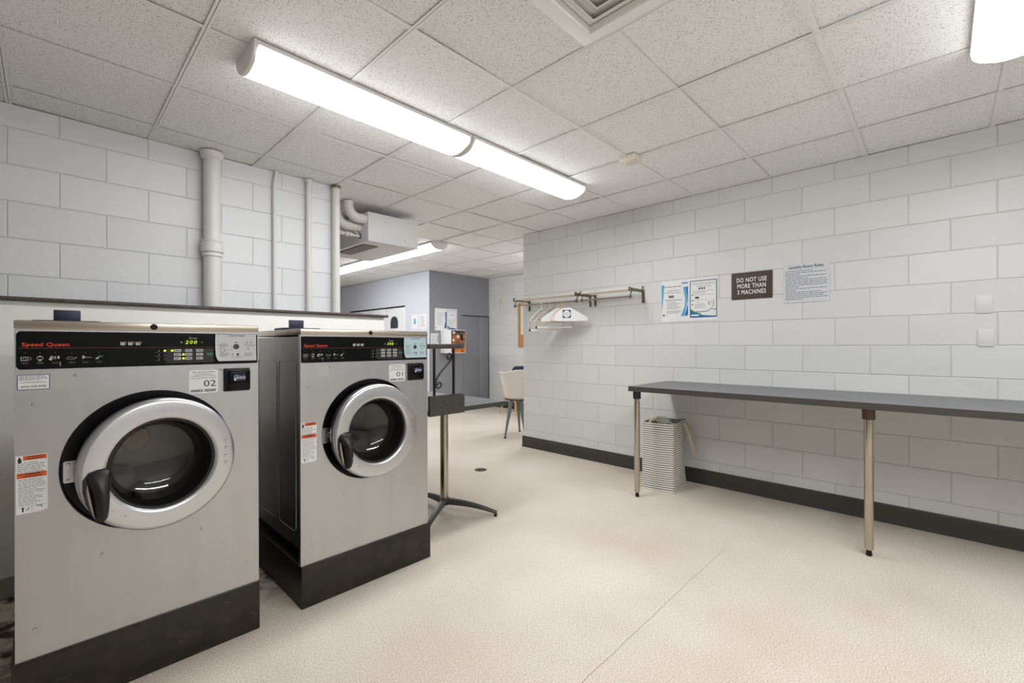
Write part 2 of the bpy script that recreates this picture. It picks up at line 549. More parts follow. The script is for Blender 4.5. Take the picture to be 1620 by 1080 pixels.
MT['wood_frame'] = plain('wood_frame', (190, 144, 100), 0.5)
MT['yellow'] = plain('yellowed_plate', (232, 216, 168), 0.5)
MT['dryer'] = plain('white_enamel', (236, 236, 238), 0.35)
MT['dryer_glass'] = plain('dark_window', (56, 62, 72), 0.2)
MT['vent'] = plain('vent_white', (243, 243, 243), 0.4)
MT['vent_dark'] = plain('vent_inner', (240, 238, 236), 0.45)
MT['hanger_white'] = plain('white_hanger', (244, 240, 234), 0.4)
MT['hanger_tan'] = plain('tan_hanger', (222, 190, 150), 0.45)
MT['wire'] = plain('dark_wire', (70, 64, 58), 0.35, 0.8)
MT['gold_wire'] = plain('brassy_wire', (206, 176, 120), 0.3, 0.9)
MT['plate_paint'] = plain('painted_plate', (220, 220, 219), 0.4)

# ------------------------------------------------------------------ mesh builder
class MB:
    def __init__(s):
        s.bm = bmesh.new()
        s.mi = 0
    def _fin(s, faces):
        for f in faces:
            f.material_index = s.mi
    def box(s, x0, x1, y0, y1, z0, z1, bev=0.0, seg=2, rot=None, piv=None):
        r = bmesh.ops.create_cube(s.bm, size=1.0)
        vs = r['verts']
        for v in vs:
            v.co = Vector(((x0 + x1) / 2 + v.co.x * (x1 - x0), (y0 + y1) / 2 + v.co.y * (y1 - y0), (z0 + z1) / 2 + v.co.z * (z1 - z0)))
        fs = set(f for v in vs for f in v.link_faces)
        s._fin(fs)
        if bev > 0:
            es = list(set(e for v in vs for e in v.link_edges))
            rr = bmesh.ops.bevel(s.bm, geom=es, offset=bev, segments=seg, affect='EDGES', profile=0.5)
            s._fin(rr['faces'])
            vs = list(set(v for f in rr['faces'] for v in f.verts) | set(v for v in vs if v.is_valid))
        if rot is not None:
            c = Vector(piv)
            for v in vs:
                v.co = c + rot @ (v.co - c)
        return vs
    def lathe(s, prof, origin, axis='z', n=32, cap0=False, cap1=False, smooth=True, sx=1.0, sy=1.0):
        """prof: list of (radius, height along axis)"""
        o = Vector(origin)
        def pt(r, h, a):
            c, q = r * math.cos(a) * sx, r * math.sin(a) * sy
            if axis == 'z': return o + Vector((c, q, h))
            if axis == 'y': return o + Vector((c, h, q))
            return o + Vector((h, c, q))
        rings = []
        for r, h in prof:
            if r < 1e-6:
                rings.append([s.bm.verts.new(pt(0, h, 0))])
            else:
                rings.append([s.bm.verts.new(pt(r, h, 2 * PI * k / n)) for k in range(n)])
        fs = []
        for a, b in zip(rings[:-1], rings[1:]):
            for k in range(n):
                k2 = (k + 1) % n
                if len(a) == 1 and len(b) == 1: continue
                if len(a) == 1: q = (a[0], b[k], b[k2])
                elif len(b) == 1: q = (a[k], a[k2], b[0])
                else: q = (a[k], a[k2], b[k2], b[k])
                try: fs.append(s.bm.faces.new(q))
                except ValueError: pass
        for f in fs: f.smooth = smooth
        if cap0 and len(rings[0]) > 1: fs.append(s.bm.faces.new(rings[0]))
        if cap1 and len(rings[-1]) > 1: fs.append(s.bm.faces.new(rings[-1]))
        s._fin(fs)
        return rings
    def tube(s, pts, r, n=10, cap=True, closed=False, radii=None):
        pts = [Vector(p) for p in pts]
        m = len(pts)
        rings = []
        up = None
        for i, p in enumerate(pts):
            if closed:
                t = (pts[(i + 1) % m] - pts[i - 1]).normalized()
            else:
                t = (pts[min(i + 1, m - 1)] - pts[max(i - 1, 0)]).normalized()
            if up is None:
                up = Vector((0, 0, 1)) if abs(t.z) < 0.9 else Vector((1, 0, 0))
            a = t.cross(up)
            if a.length < 1e-5:
                a = t.cross(Vector((0, 1, 0)))
            a.normalize()
            b = a.cross(t).normalized()
            up = b
            rr = radii[i] if radii else r
            rings.append([s.bm.verts.new(p + a * math.cos(2 * PI * k / n) * rr + b * math.sin(2 * PI * k / n) * rr) for k in range(n)])
        fs = []
        lim = m if closed else m - 1
        for i in range(lim):
            a, b = rings[i], rings[(i + 1) % m]
            for k in range(n):
                k2 = (k + 1) % n
                f = s.bm.faces.new((a[k], a[k2], b[k2], b[k]))
                f.smooth = True
                fs.append(f)
        if cap and not closed:
            fs.append(s.bm.faces.new(rings[0]))
            fs.append(s.bm.faces.new(rings[-1]))
        s._fin(fs)
    def bar(s, pts, w, d, up=(0, 0, 1)):
        """flat bar swept along pts; w across, d along up"""
        pts = [Vector(p) for p in pts]
        rings = []
        upv = Vector(up)
        m = len(pts)
        for i, p in enumerate(pts):
            t = (pts[min(i + 1, m - 1)] - pts[max(i - 1, 0)]).normalized()
            a = upv.cross(t)
            if a.length < 1e-5: a = Vector((1, 0, 0))
            a.normalize()
            rings.append([s.bm.verts.new(p + a * sx * w / 2 + upv * sz * d / 2) for sx, sz in ((-1, -1), (1, -1), (1, 1), (-1, 1))])
        fs = []
        for a, b in zip(rings[:-1], rings[1:]):
            for k in range(4):
                fs.append(s.bm.faces.new((a[k], a[(k + 1) % 4], b[(k + 1) % 4], b[k])))
        fs.append(s.bm.faces.new(rings[0])); fs.append(s.bm.faces.new(rings[-1]))
        s._fin(fs)
    def prism(s, poly, h0, h1, plane='xy'):
        """extrude polygon; plane xy -> heights are z, xz -> heights are y, yz -> heights are x"""
        def P(a, b, h):
            return {'xy': Vector((a, b, h)), 'xz': Vector((a, h, b)), 'yz': Vector((h, a, b))}[plane]
        lo = [s.bm.verts.new(P(a, b, h0)) for a, b in poly]
        hi = [s.bm.verts.new(P(a, b, h1)) for a, b in poly]
        fs = [s.bm.faces.new(lo), s.bm.faces.new(hi)]
        n = len(poly)
        for k in range(n):
            fs.append(s.bm.faces.new((lo[k], lo[(k + 1) % n], hi[(k + 1) % n], hi[k])))
        s._fin(fs)
    def grid(s, rows, smooth=True, closed=False):
        """rows of points -> surface"""
        vs = [[s.bm.verts.new(Vector(p)) for p in r] for r in rows]
        fs = []
        for a, b in zip(vs[:-1], vs[1:]):
            n = len(a)
            for k in range(n if closed else n - 1):
                f = s.bm.faces.new((a[k], a[(k + 1) % n], b[(k + 1) % n], b[k]))
                f.smooth = smooth
                fs.append(f)
        s._fin(fs)
        return vs
    def move(s, mat):
        bmesh.ops.transform(s.bm, matrix=mat, verts=s.bm.verts)
        return s

def rrect(x0, x1, y0, y1, r, n=5):
    pts = []
    for cx, cy, a0 in ((x1 - r, y1 - r, 0), (x0 + r, y1 - r, 90), (x0 + r, y0 + r, 180), (x1 - r, y0 + r, 270)):
        for k in range(n + 1):
            a = R(a0 + 90 * k / n)
            pts.append((cx + r * math.cos(a), cy + r * math.sin(a)))
    return pts

def link_mesh(name, mb, mats, parent=None, label=None, loc=None, solid=0.0):
    bm = mb.bm
    bmesh.ops.recalc_face_normals(bm, faces=bm.faces)
    me = bpy.data.meshes.new(name)
    bm.to_mesh(me)
    bm.free()
    me.set_sharp_from_angle(angle=R(34))
    if not isinstance(mats, (list, tuple)): mats = [mats]
    for m in mats:
        me.materials.append(MT[m] if isinstance(m, str) else m)
    o = bpy.data.objects.new(name, me)
    COL.objects.link(o)
    if parent is not None: o.parent = parent
    if label: o['label'] = label
    if loc is not None:
        me.transform(Matrix.Translation(-Vector(loc)))
        o.location = loc
    if solid:
        md = o.modifiers.new('thick', 'SOLIDIFY')
        md.thickness = solid
        md.offset = 0
    return o

def structure(name, mb, mats, loc=None):
    o = link_mesh(name, mb, mats, None, None, loc)
    o['kind'] = 'structure'
    return o

def thing(name, label, cat, loc=(0, 0, 0), rotz=0.0, group=None):
    o = bpy.data.objects.new(name, None)
    o.empty_display_size = 0.05
    COL.objects.link(o)
    o.location = loc
    o.rotation_euler = (0, 0, rotz)
    o['label'] = label
    o['category'] = cat
    if group: o['group'] = group
    return o

def tag(o, label, cat, group=None):
    o['label'] = label
    o['category'] = cat
    if group: o['group'] = group
    return o

def dup(root, loc, rotz, label, group=None):
    r = root.copy(); COL.objects.link(r)
    r.location = loc
    r.rotation_euler = (0, 0, rotz)
    r['label'] = label
    if group: r['group'] = group
    for ch in list(root.children):
        c = ch.copy(); COL.objects.link(c); c.parent = r
        for g in list(ch.children):
            d = g.copy(); COL.objects.link(d); d.parent = c
    return r

def wall_basis(facing):
    """columns: right, up, normal of a vertical sheet, as its reader sees it"""
    if facing == '-y': return Matrix(((1, 0, 0), (0, 0, -1), (0, 1, 0)))
    if facing == '-x': return Matrix(((0, 0, -1), (-1, 0, 0), (0, 1, 0)))

class Sheet(MB):
    """flat work in local (u right, v up, w out) metres, later turned onto a wall"""
    def rect(s, u0, u1, v0, v1, w0=0.0, w1=0.0006):
        s.box(min(u0, u1), max(u0, u1), min(v0, v1), max(v0, v1), w0, w1)
    def poly(s, pts, w0=0.0, w1=0.0006):
        s.prism(pts, w0, w1, 'xy')
    def disc(s, u, v, r, w0=0.0, w1=0.0006, n=20, sx=1.0):
        s.prism([(u + r * sx * math.cos(2 * PI * k / n), v + r * math.sin(2 * PI * k / n)) for k in range(n)], w0, w1, 'xy')
    def ring(s, pts, t, w0=0.0, w1=0.0006, closed=True):
        n = len(pts)
        for k in range(n if closed else n - 1):
            a, b = Vector(pts[k]), Vector(pts[(k + 1) % n])
            d = (b - a)
            if d.length < 1e-7: continue
            q = Vector((-d.y, d.x)).normalized() * t / 2
            s.prism([tuple(a - q), tuple(b - q), tuple(b + q), tuple(a + q)], w0, w1, 'xy')
    def circ(s, u, v, r, t, **k):
        s.ring([(u + r * math.cos(2 * PI * i / 16), v + r * math.sin(2 * PI * i / 16)) for i in range(16)], t, **k)
    def words(s, u0, u1, v, h, rg, last=1.0, w1=0.0006, w0=0.0):
        """a line of print too small to read: word-long dashes"""
        end = u0 + (u1 - u0) * last
        u = u0
        while u < end - h:
            l = rg.uniform(1.6, 5.5) * h
            e = min(u + l, end)
            s.rect(u, e, v - h * 0.36, v + h * 0.36, w0, w1)
            u = e + h * 0.7

def put(name, sh, mat, basis, at, parent, label=None):
    """turn a Sheet onto its wall plane; 'at' in the parent's own coordinates"""
    m = basis.to_4x4()
    m.translation = Vector(at)
    sh.move(m)
    return link_mesh(name, sh, mat, parent, label)

def text(name, body, size, mat, basis, at, parent, width=None, align='CENTER', bold=0.0, shear=0.0, line=1.0, lift=0.0006, label=None, space=1.0):
    cu = bpy.data.curves.new(name, 'FONT')
    cu.body = body
    cu.size = size
    cu.align_x = align
    cu.align_y = 'CENTER'
    cu.extrude = 0.0003
    cu.offset = bold * size
    cu.shear = shear
    cu.space_line = line
    cu.space_character = space
    cu.resolution_u = 3
    tmp = bpy.data.objects.new('tmp_text', cu)
    COL.objects.link(tmp)
    dg = bpy.context.evaluated_depsgraph_get()
    me = bpy.data.meshes.new_from_object(tmp.evaluated_get(dg))
    bpy.data.objects.remove(tmp, do_unlink=True)
    bpy.data.curves.remove(cu)
    me.name = name
    if width:
        xs = [v.co.x for v in me.vertices]
        w = max(xs) - min(xs)
        me.transform(Matrix.Diagonal((width / w, 1, 1, 1)))
    m = basis.to_4x4()
    m.translation = Vector(at) + basis @ Vector((0, 0, lift))
    me.transform(m)
    me.materials.clear()
    me.materials.append(MT[mat])
    o = bpy.data.objects.new(name, me)
    COL.objects.link(o)
    o.parent = parent
    if label: o['label'] = label
    return o

BY = wall_basis('-y')
BX = wall_basis('-x')

# ------------------------------------------------------------------ room shell
m = MB(); m.box(X0 - 0.2, X1 + 0.2, Y0_ - 0.2, Y1 + 0.2, -0.1, 0.0)
structure('floor', m, 'floor')

# ceiling: lay-in tiles with small random tilts resting on T-bars, dark plenum above
m = MB()
i0, i1 = math.floor((X0 - TX0) / T), math.ceil((X1 - TX0) / T)
j0, j1 = math.floor((Y0_ - TY0) / T), math.ceil((Y1 - TY0) / T)
g = random.Random(3)
for i in range(i0, i1 + 1):
    for j in range(j0, j1 + 1):
        xa, ya = TX0 + i * T + 0.003, TY0 + j * T + 0.003
        xb, yb = xa + T - 0.006, ya + T - 0.006
        tilt = [0.0, 0.0, 0.0, 0.0]
        if g.random() < 0.75:
            k = g.randrange(4)
            q = g.uniform(0.0015, 0.007)
            tilt[k] += q; tilt[(k + 1) % 4] += q
        cs = [(xa, ya), (xb, ya), (xb, yb), (xa, yb)]
        lo = [m.bm.verts.new((x, y, H + 0.0048 + t)) for (x, y), t in zip(cs, tilt)]
        hi = [m.bm.verts.new((x, y, H + 0.0188 + t)) for (x, y), t in zip(cs, tilt)]
        m.bm.faces.new(lo); m.bm.faces.new(hi)
        for k in range(4):
            m.bm.faces.new((lo[k], lo[(k + 1) % 4], hi[(k + 1) % 4], hi[k]))
m.mi = 1
m.box(X0 - 0.2, X1 + 0.2, Y0_ - 0.2, Y1 + 0.2, H + 0.05, H + 0.10)
structure('ceiling', m, ['tile', 'plenum'])
m = MB()
for i in range(i0, i1 + 2):
    x = TX0 + i * T
    if X0 < x < X1:
        ye = 3.676 if x > XW else Y0_
        m.box(x - 0.012, x + 0.012, ye, Y1, H, H + 0.0011)
        m.box(x - 0.001, x + 0.001, ye, Y1, H, H + 0.035)
for j in range(j0, j1 + 2):
    y = TY0 + j * T
    if Y0_ < y < Y1:
        m.box(X0, XW if y < 3.66 else X1, y - 0.012, y + 0.012, H + 0.0003, H + 0.0013)
structure('trim_1', m, 'tbar')

WT = H + 0.002
m = MB(); m.box(XW, X1 + 0.2, Y0_ - 0.2, 3.66, 0, WT)
structure('wall_right', m, 'block_right')
m = MB(); m.box(X0, 1.70, YW, YW + 0.19, 0, WT)
structure('wall_left', m, 'block_left')
m = MB(); m.box(X1, X1 + 0.2, 3.66, 6.6, 0, WT)
structure('wall_far', m, 'block_far')
m = MB(); m.box(X0 - 0.2, XW, Y0_ - 0.2, Y0_, 0, WT)
structure('wall_back', m, 'white_wall')
m = MB(); m.box(X0 - 0.2, X0, Y0_, Y1, 0, WT)
structure('wall_side', m, 'white_wall')
m = MB(); m.box(X0 - 0.2, 4.785, Y1, Y1 + 0.2, 0, WT)
structure('end_wall', m, 'blue_wall')
# closet block: pale blue side with the dryer opening, grey face
BXX, GY = 4.785, 6.6
m = MB()
m.box(BXX, BXX + 0.12, GY + 0.001, 7.375, 0, WT)
m.box(BXX, BXX + 0.12, 7.375, 9.62, 1.985, WT)
m.box(BXX, BXX + 0.12, 9.62, Y1 + 0.2, 0, WT)
m.box(BXX + 0.75, BXX + 0.80, 7.2, 9.8, 0, WT)
structure('blue_wall', m, 'blue_wall')
m = MB()
m.box(BXX + 0.122, 5.55, GY, GY + 0.12, 0, WT)
m.box(BXX + 0.0005, BXX + 0.122, GY, GY + 0.0008, 0, WT)
m.box(5.55, X1 + 0.2, GY, GY + 0.12, 1.80, WT)
structure('grey_wall', m, 'grey_wall')
# black lintel strips above the openings
m = MB(); m.box(BXX - 0.004, BXX + 0.03, 7.375, 9.62, 1.975, 1.992)
structure('trim_2', m, 'dark_gap')
m = MB(); m.box(5.55, X1, GY - 0.004, GY + 0.03, 1.795, 1.808)
structure('trim_3', m, 'dark_gap')
for n, (a, b) in enumerate(((5.556, 5.975), (5.982, X1 - 0.01))):
    m = MB(); m.box(a, b, GY + 0.006, GY + 0.04, 0.01, 1.792, 0.003)
    d = structure('door_%d' % (n + 1), m, 'grey_door')
    if n == 0:
        k = MB(); k.lathe([(0.0, -0.03), (0.012, -0.03), (0.016, -0.018), (0.008, -0.008), (0.008, 0.0)], (b - 0.05, GY + 0.006, 0.95), 'y', 12)
        link_mesh('knob', k, 'grey_door', d)

# half wall behind the machines with its brown laminate cap
m = MB(); m.box(X0, 1.938, 3.30, 3.40, 0.10, 1.464, 0.002)
structure('half_wall', m, 'half')
m = MB(); m.box(X0, 1.932, 3.305, 3.395, 0.0, 0.10)
structure('trim_4', m, 'grille')
m = MB(); m.box(X0, 1.966, 3.275, 3.425, 1.464, 1.483, 0.004)
structure('trim_5', m, 'cap')

def baseboard(name, path, nrm):
    """rubber cove base: path (x,y) points, nrm = outward side per segment"""
    m = MB()
    for (a, b), n in zip(zip(path[:-1], path[1:]), nrm):
        a, b, n = Vector(a), Vector(b), Vector(n)
        prof = [(0.0, 0.128), (0.004, 0.128), (0.009, 0.120), (0.009, 0.104), (0.012, 0.100), (0.012, 0.030), (0.018, 0.010), (0.020, 0.0), (0.0, 0.0)]
        ra = [m.bm.verts.new((a.x + n.x * d, a.y + n.y * d, z)) for d, z in prof]
        rb = [m.bm.verts.new((b.x + n.x * d, b.y + n.y * d, z)) for d, z in prof]
        for k in range(len(prof)):
            k2 = (k + 1) % len(prof)
            m.bm.faces.new((ra[k], ra[k2], rb[k2], rb[k]))
        m.bm.faces.new(ra); m.bm.faces.new(rb)
    return structure(name, m, 'rubber')
baseboard('baseboard_right', [(XW, Y0_), (XW, 3.675)], [(-1, 0)])
baseboard('baseboard_far', [(X1, 3.66), (X1, 6.6)], [(-1, 0)])
baseboard('return_baseboard', [(XW - 0.015, 3.66), (X1, 3.66)], [(0, 1)])
baseboard('blue_baseboard', [(BXX, 6.6), (BXX, 7.37)], [(-1, 0)])

# ------------------------------------------------------------------ ceiling lights
def lens_profile(w, d, n=14):
    return [(-w / 2 * math.cos(PI * k / n), -d * math.sin(PI * k / n) ** 0.85) for k in range(n + 1)]

def make_light(length):
    """wraparound fixture, local x along its length starting at 0, hung from z = 0"""
    W, D = 0.262, 0.088
    root = thing('ceiling_light', '', 'ceiling light')
    m = MB(); m.box(0.004, length - 0.004, -W / 2 + 0.001, W / 2 - 0.001, -0.019, 0.0)
    link_mesh('housing', m, 'fixture', root)
    m = MB()
    pr = lens_profile(W - 0.008, D - 0.006)
    m.grid([[(x, a, b * 0.80 - 0.018) for a, b in pr] for x in (0.020, length - 0.020)])
    link_mesh('lens', m, 'lens', root)
    for x0, x1 in ((0.0, 0.022), (length - 0.022, length)):
        m = MB()
        big, small = lens_profile(W, D), lens_profile(W * 0.93, D * 0.92)
        if x0 == 0.0: rows = [(0.0, small), (0.006, big), (0.022, big)]
        else: rows = [(length - 0.022, big), (length - 0.006, big), (length, small)]
        vs = m.grid([[(x, a, b) for a, b in p] for x, p in rows])
        m.bm.faces.new(vs[0]); m.bm.faces.new(vs[-1])
        link_mesh('end_cap', m, 'fixture', root)
    return root

LL = 1.262
LG = 'wraparound fluorescent lights on the ceiling'
L = make_light(LL)
L.location = (0.625, 2.262, H - 0.0005)
L['label'] = 'lit wraparound ceiling light above the machines, its grey end cap at the upper left'
L['group'] = LG
for loc, rz, lab in (
        ((0.625 + LL + 0.004, 2.262, H - 0.0005), 0, 'lit wraparound ceiling light butted end to end, the one nearer the white smoke sensor'),
        ((1.700, -0.226, H - 0.0005), 0, 'lit wraparound ceiling light cut by the top right corner of the photo'),
        ((3.578, 4.70, H - 0.0005), PI / 2, 'far ceiling light past the hanging heater box, with a visible end cap'),
        ((3.578, 4.70 + LL, H - 0.0005), PI / 2, 'far ceiling light, middle of the row seen under the hanging heater box'),
        ((3.578, 4.70 + 2 * LL, H - 0.0005), PI / 2, 'farthest ceiling light, just right of the corner pipe'),
        ((0.436, -0.226, H - 0.0005), 0, 'ceiling light outside the photo, behind the one at the top right corner'),
        ((4.780, 4.16, H - 0.0005), 0, 'added ceiling light hidden behind the corner of the right wall, brightening the far room'),  # extra lamp kept out of view, added to brighten the far room
        ((1.700, -2.20, H - 0.0005), 0, 'added unseen ceiling light by the back wall for extra brightness, toward the counter'),  # unseen back row, added to brighten right wall, floor and machine fronts
        ((0.436, -2.20, H - 0.0005), 0, 'added unseen ceiling light by the back wall for extra brightness, toward the machines')):  # second added lamp of the unseen back row
    dup(L, loc, rz, lab, LG)

# ------------------------------------------------------------------ air diffuser
t = thing('air_diffuser', 'square white louvred air diffuser in the ceiling, cut by the top edge of the photo', 'vent', (1.36, 0.83, H))
hs = 0.308
m = MB()
def sq(h, z): return [(-h, -h, z), (h, -h, z), (h, h, z), (-h, h, z)]
m.grid([sq(hs, -0.001), sq(hs, -0.006), sq(hs - 0.075, -0.034), sq(hs - 0.083, -0.034), sq(hs - 0.088, -0.005)], smooth=False, closed=True)
link_mesh('frame', m, 'vent', t)
for k, h in enumerate((0.205, 0.160, 0.115, 0.070)):
    m = MB()
    m.grid([sq(h, -0.004), sq(h - 0.030, -0.026), sq(h - 0.034, -0.026), sq(h - 0.006, -0.002)], smooth=False, closed=True)
    link_mesh('louvre', m, 'vent_dark', t)
m = MB(); m.box(-0.225, 0.225, -0.225, 0.225, -0.0015, -0.0008)
link_mesh('back_plate', m, 'vent', t)

# ------------------------------------------------------------------ smoke sensor
t = thing('smoke_sensor', 'small square cream sensor box with a round disc on the ceiling', 'sensor', (2.893, 1.585, H), R(0))
m = MB(); m.box(-0.052, 0.052, -0.06, 0.06, -0.040, 0.0, 0.004)
b = link_mesh('body', m, 'cream', t)
m = MB(); m.lathe([(0.0, -0.0475), (0.036, -0.0475), (0.041, -0.045), (0.042, -0.0398)], (0, 0, 0), 'z', 24)
link_mesh('disc', m, 'cream', t)
for k in range(3):
    m = MB(); m.lathe([(0.0, 0.0), (0.003, 0.0), (0.003, 0.002)], (-0.0536, 0.035 - 0.035 * k, -0.014), 'x', 8)
    link_mesh('slot', m, 'dark_gap', t)

# ------------------------------------------------------------------ wall pipes
def arc(c, r, a0, a1, n, fn):
    return [fn(c, r, a0 + (a1 - a0) * k / n) for k in range(n + 1)]
px, py = 0.80, 3.615
t = thing('drain_pipe', 'thick white painted drain pipe with a coupling ring on the block wall', 'pipe', (px, py, 0))
m = MB(); m.lathe([(0.052, 0.0), (0.052, H)], (0, 0, 0), 'z', 28)
link_mesh('pipe_body', m, 'pipe', t)
m = MB()
m.lathe([(0.050, 1.845), (0.060, 1.85), (0.060, 1.865), (0.056, 1.872), (0.067, 1.880), (0.067, 1.935), (0.058, 1.941), (0.063, 1.950), (0.063, 1.965), (0.050, 1.970)], (0, 0, 0), 'z', 28)
link_mesh('coupling', m, 'pipe', t)
m = MB(); m.lathe([(0.050, 2.515), (0.058, 2.52), (0.068, 2.535), (0.070, 2.560), (0.070, 2.567), (0.05, 2.567)], (0, 0, 0), 'z', 28)
link_mesh('collar', m, 'pipe', t)
for zz in (2.36, 1.70):
    m = MB(); m.box(-0.02, 0.02, 0.045, 0.0605, zz, zz + 0.025)
    link_mesh('bracket', m, 'pipe', t)
m = MB()
m.tube([(1.215, 3.655, 0), (1.215, 3.655, 2.44), (1.217, 3.655, 2.48), (1.225, 3.652, 2.52), (1.228, 3.65, 2.567)], 0.0145, 12)
tag(link_mesh('conduit_pipe', m, 'pipe', None, None, (1.215, 3.655, 0)), 'thinnest white painted pipe on the block wall, bent at its top', 'pipe')
t = thing('conduit_pipe', 'medium white painted pipe second from the end of the block wall', 'pipe', (1.47, 3.648, 0))
m = MB(); m.tube([(0, 0, 0), (0, 0, 2.567)], 0.0215, 14)
link_mesh('pipe_body', m, 'pipe', t)
m = MB(); m.lathe([(0.02, 2.535), (0.027, 2.54), (0.027, 2.567)], (0, 0, 0), 'z', 16)
link_mesh('collar', m, 'pipe', t)
t = thing('corner_pipe', 'white painted pipe standing at the very end of the block wall', 'pipe', (1.690, 3.637, 0))
m = MB(); m.tube([(0, 0, 0), (0, 0, 2.567)], 0.031, 18)
link_mesh('pipe_body', m, 'pipe', t)
m = MB(); m.lathe([(0.030, 2.545), (0.037, 2.55), (0.037, 2.567)], (0, 0, 0), 'z', 18)
link_mesh('collar', m, 'tube_dark', t)

# ------------------------------------------------------------------ hanging heater cabinet and its pipes
ux0, ux1, uy0, uy1, uz0, uz1 = 2.112, 2.668, 3.875, 4.84, 2.222, 2.498
t = thing('unit_heater', 'white metal heater box hanging from the ceiling beyond the block wall', 'heater', (ux0, uy0, uz0))
o3 = Vector((ux0, uy0, uz0))
def sub(m):
    return m.move(Matrix.Translation(-o3))
m = MB(); m.box(ux0, ux1, uy0, uy1, uz0, uz1, 0.004)
link_mesh('cabinet', sub(m), 'unit', t)
m = MB(); m.box(ux0 + 0.04, ux0 + 0.20, uy0 + 0.17, uy0 + 0.72, uz0 - 0.004, uz0 - 0.001)
gr = link_mesh('grille', sub(m), 'dark_gap', t)
m = MB()
for k in range(14):
    y = uy0 + 0.18 + k * 0.040
    m.box(ux0 + 0.045, ux0 + 0.195, y, y + 0.022, uz0 - 0.008, uz0 - 0.004)
link_mesh('slats', sub(m), 'grille', gr)
for x, y in ((ux0 + 0.06, uy0 + 0.10), (ux1 - 0.18, uy0 + 0.10), (ux0 + 0.06, uy1 - 0.1), (ux1 - 0.1, uy1 - 0.1)):
    m = MB(); m.tube([(x, y, uz1), (x, y, H)], 0.004, 8)
    link_mesh('hanger_rod', sub(m), 'grille', t)
for x, z in ((0.18, 0.20), (0.40, 0.06), (0.16, 0.03)):
    m = MB(); m.lathe([(0, -0.002), (0.005, -0.002), (0.005, 0.001)], (x, -0.001, z), 'y', 8)
    link_mesh('screw', m, 'grille', t)
def elbow(name, x, y, zt, rad, r, xe, lab):
    pts = [(x, y, H - 0.001), (x, y, zt + rad)]
    for k in range(1, 9):
        a = PI / 2 * k / 8
        pts.append((x + rad - rad * math.cos(a), y, zt + rad - rad * math.sin(a)))
    pts.append((xe, y, zt))
    m = MB(); m.tube(pts, r, 18)
    o = link_mesh(name, m, 'pipe', None, None, (x, y, H))
    tag(o, lab, 'pipe', 'insulated heating pipes feeding the heater box')
elbow('heating_pipe', 1.945, 3.935, 2.432, 0.10, 0.046, ux0 - 0.001, 'thick white insulated pipe elbow entering the heater box, the upper one')
elbow('heating_pipe', 1.880, 4.03, 2.372, 0.10, 0.043, ux0 - 0.001, 'thick white insulated pipe elbow entering the heater box, the lower one')
t = thing('valve_pipe', 'thin white pipe with a string of valve fittings under the two elbows', 'pipe', (ux0, 4.03, 2.285))
m = MB(); m.tube([(-0.002, 0, 0), (-0.30, 0, 0.012), (-0.36, 0.0, 0.05), (-0.36, 0, 0.2825)], 0.012, 10)
link_mesh('pipe_body', m, 'pipe', t)
for k, (x, r) in enumerate(((-0.10, 0.020), (-0.135, 0.024), (-0.18, 0.018), (-0.215, 0.028), (-0.255, 0.022))):
    m = MB(); m.lathe([(0.010, -0.016), (r, -0.010), (r, 0.010), (0.010, 0.016)], (x, 0, 0.004), 'x', 8, smooth=False)
    link_mesh('fitting', m, 'pipe', t)
m = MB(); m.lathe([(0.0, -0.003), (0.024, -0.003), (0.024, -0.001)], (0, 0, 0), 'x', 16)
link_mesh('grommet', m, 'dark_gap', t)
m = MB(); m.tube([(-0.012, 0, 0.01), (-0.09, 0, 0.075)], 0.006, 8)
link_mesh('lever', m, 'pipe', t)

# ------------------------------------------------------------------ washing machines
WX0, WY, WZ = -0.072, 2.155, 0.206
WW, WD, WH = 0.720, 0.80, 1.117       # width, body depth, overall height over the base

